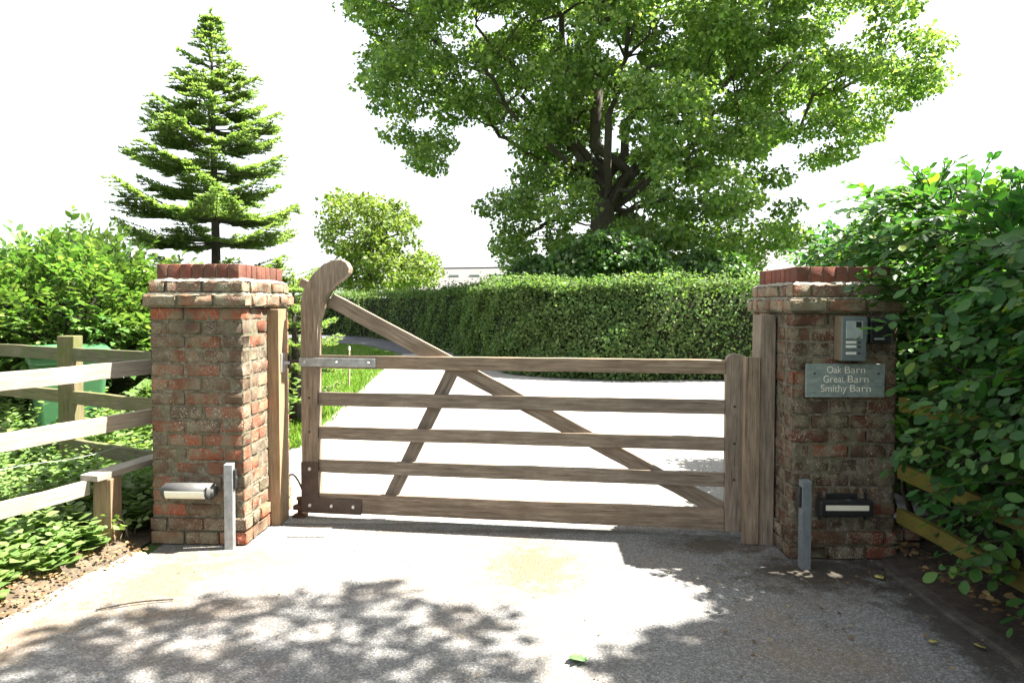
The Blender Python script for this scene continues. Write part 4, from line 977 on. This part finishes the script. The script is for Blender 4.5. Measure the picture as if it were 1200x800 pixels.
sheet('grass_verge', [(-2.33, 6.8), (-2.55, 10), (-2.8, 13), (-3.1, 16.5), (-3.6, 20), (-5.5, 24), (-9, 26.6), (-30, 28.6), (-30, 6.8)], .004, M['turf'])
def litter(name, label, n, sampler, size, mat, flat=.25):
    xy = np.array([sampler() for _ in range(n)]); P = xy.copy(); P[:, 2] += .006+.01*rng.random(n); D = rng.normal(size=(n, 3)); D[:, 2] *= .15; N = rng.normal(size=(n, 3))*flat; N[:, 2] = 1
    o = link(name, leaves_mesh(P, D, N, size*(.5+.8*rng.random(n)), (LEAF_V, LEAF_F), 1.1), mat); return tag(o, label, 'dead leaves', kind='stuff')
def ls():
    y = random.uniform(2.0, 4.1); x = ledge(y)-.02-abs(random.gauss(0, .28)); return (x, y, ground_z(x, y)+.016)
litter('leaf_litter', 'brown dead leaves and twigs on the bare soil at left', 1500, ls, .022, M['litter'])
def ls2():
    y = random.uniform(1.5, 4.2); x = 2.2+random.random()*.7; return (x, y, .06)
litter('leaf_litter', 'dead leaves in the dark bed under the right hedge', 800, ls2, .045, M['litter'], .4)
def ls3():
    x = random.uniform(.9, 2.1); y = random.uniform(2.4, 3.95); return (x, y, .003)
litter('leaf_litter', 'sparse dead leaves on the shaded right of the drive', 110, ls3, .022, M['litter'])
def ls4():
    x = random.uniform(-2.2, 2); y = random.uniform(2.3, 4.4); return (x, y, .001)
litter('grit', 'scattered crumbs of grit and leaf on the drive', 260, ls4, .012, M['litter'])
# individually seen fallen leaves and twigs
def fallen(px, py, size, rz, mat, label, cat='leaf'):
    p = gnd(px, py, .012); me = leaves_mesh(np.array([(0, -.5*size, .004)]), np.array([(0, 1, .05)]), np.array([(.15, 0, 1.)]), [size], (LOBE_V*np.array([1.5, 1, 1.6]), LOBE_F), 1.0)
    o = link('fallen_leaf', me, mat); o.location = p; o.rotation_euler = (0, 0, rz); tag(o, label, cat)
    md = o.modifiers.new('th', 'SOLIDIFY'); md.thickness = .001
fallen(677, 772, .085, R(60), M['green_fresh'], 'fresh green lobed leaf lying in the middle foreground of the drive')
M['yl'] = plain('yellow_leaf', (.36, .32, .09), .6, 0, var=.2)
fallen(1148, 757, .05, R(20), M['yl'], 'small yellow fallen leaf, nearest the camera beside the right kerb')
fallen(1094, 752, .04, R(100), M['yl'], 'small yellow fallen leaf on the dark drive left of the kerb')
fallen(1030, 676, .05, R(200), M['yl'], 'pale fallen leaf beside the foot of the shaded pier')
p = gnd(112, 716); q = gnd(203, 704)
tw = tube_obj('twig', [(p.x, p.y, .008), ((p.x+q.x)/2, (p.y+q.y)/2+.015, .014), (q.x, q.y, .01)], .004, M['bark']); tag(tw, 'thin fallen twig on the drive near the left verge', 'twig')
# small plant by the foot of the left pier
shoot_bush('young_plant', 'small broad-leaved seedling at the foot of the left pier', 'plant', (-2.33, 4.13, .13), (.05, .045, .08), 7, .055, 34, M['weed'], 1.3, core=0, lenr=(.07, .14))
# marker stake on the far grass
s0 = gnd(409, 455); stk = thing('marker_stake', 'thin pale stake standing in the grass beyond the gate', 'stake', (s0.x, s0.y, 0))
bm = bmesh.new(); cyl_bm(bm, (0, 0, 0), (.01, 0, .68), .016, 8); bm_obj('shaft', bm, M['grey_wood'], stk)
bm = bmesh.new(); cyl_bm(bm, (.01, 0, .68), (.01, 0, .74), .022, 8, .012); bm_obj('cap', bm, M['white'], stk)

# ================================================================== BARNS
s = NT('pale_slate_roof'); v = s.coord(); br = s.n('ShaderNodeTexBrick'); s.l(v, br.inputs[0]); br.inputs['Scale'].default_value = 3
br.inputs['Color1'].default_value = (.088, .084, .082, 1); br.inputs['Color2'].default_value = (.066, .064, .066, 1); br.inputs['Mortar'].default_value = (.12, .12, .12, 1); br.inputs['Mortar Size'].default_value = .015
n = s.noise(v, 2, 5, .6); s.col(s.mix(s.ramp(n, [(.4, g3(0)), (.7, g3(.6))]), br.outputs[0], (.10, .095, .082))); s.set(Roughness=.7); s.bump(n, .3, .02); M['roof'] = s.m
M['barn_brick'] = brick_mat('barn_wall', [(0, (.28, .12, .07)), (1, (.28, .12, .07))], .3)
def barn(label, a, b, dep, eave, ridge, lights=0):
    a = Vector((*a, 0)); b = Vector((*b, 0)); L_ = (b-a).length; t = thing('barn', label, 'barn', a, math.atan2(b.y-a.y, b.x-a.x))
    bm = bmesh.new(); prof = [(0, 0), (dep, 0), (dep, eave), (dep/2, ridge-.1), (0, eave)]
    A = [bm.verts.new((0, p[0], p[1])) for p in prof]; B = [bm.verts.new((L_, p[0], p[1])) for p in prof]
    bm.faces.new(A); bm.faces.new(B[::-1])
    for i in range(5): bm.faces.new((A[i], B[i], B[(i+1) % 5], A[(i+1) % 5]))
    bm_obj('wall', bm, M['barn_brick'], t)
    for sgn in (-1, 1):
        y0, z0 = (-.35 if sgn < 0 else dep+.35), eave-.2; bm = bmesh.new(); 
        vs_ = [(-.3, y0, z0), (L_+.3, y0, z0), (L_+.3, dep/2, ridge), (-.3, dep/2, ridge)]; top_ = [bm.verts.new(Vector(p)+Vector((0, 0, .12))) for p in vs_]; bot = [bm.verts.new(p) for p in vs_]
        bm.faces.new(top_); bm.faces.new(bot[::-1])
        for i in range(4): bm.faces.new((top_[i], bot[i], bot[(i+1) % 4], top_[(i+1) % 4]))
        r_ = bm_obj('roof', bm, M['roof'], t)
        if sgn < 0:
            for k in range(lights):
                x = L_*.13+k*L_*.115; zz = eave+(ridge-eave)*.62; yy = dep/2*.62
                box('rooflight', x, x+.9, yy-.3, yy+.3, zz+.05, zz+.2, M['panel_silver'], r_, .02)
    box('ridge_tiles', -.3, L_+.3, dep/2-.12, dep/2+.12, ridge+.06, ridge+.2, M['roof'], t, .03)
    return t
a1 = at(468, 318, 58); b1 = at(640, 318, 52)
barn('long low barn with grey slate roof between small tree and big oak', (a1.x, 56), (b1.x+3, 52), 8, 2.6, 4.35, 6)
a2 = at(838, 292, 40); 
barn('barn with pale roof glimpsed right of the oak above the brick pier', (at(850, 290, 42).x, 42), (34, 40), 9, 3.0, 5.0, 0)
print('done')
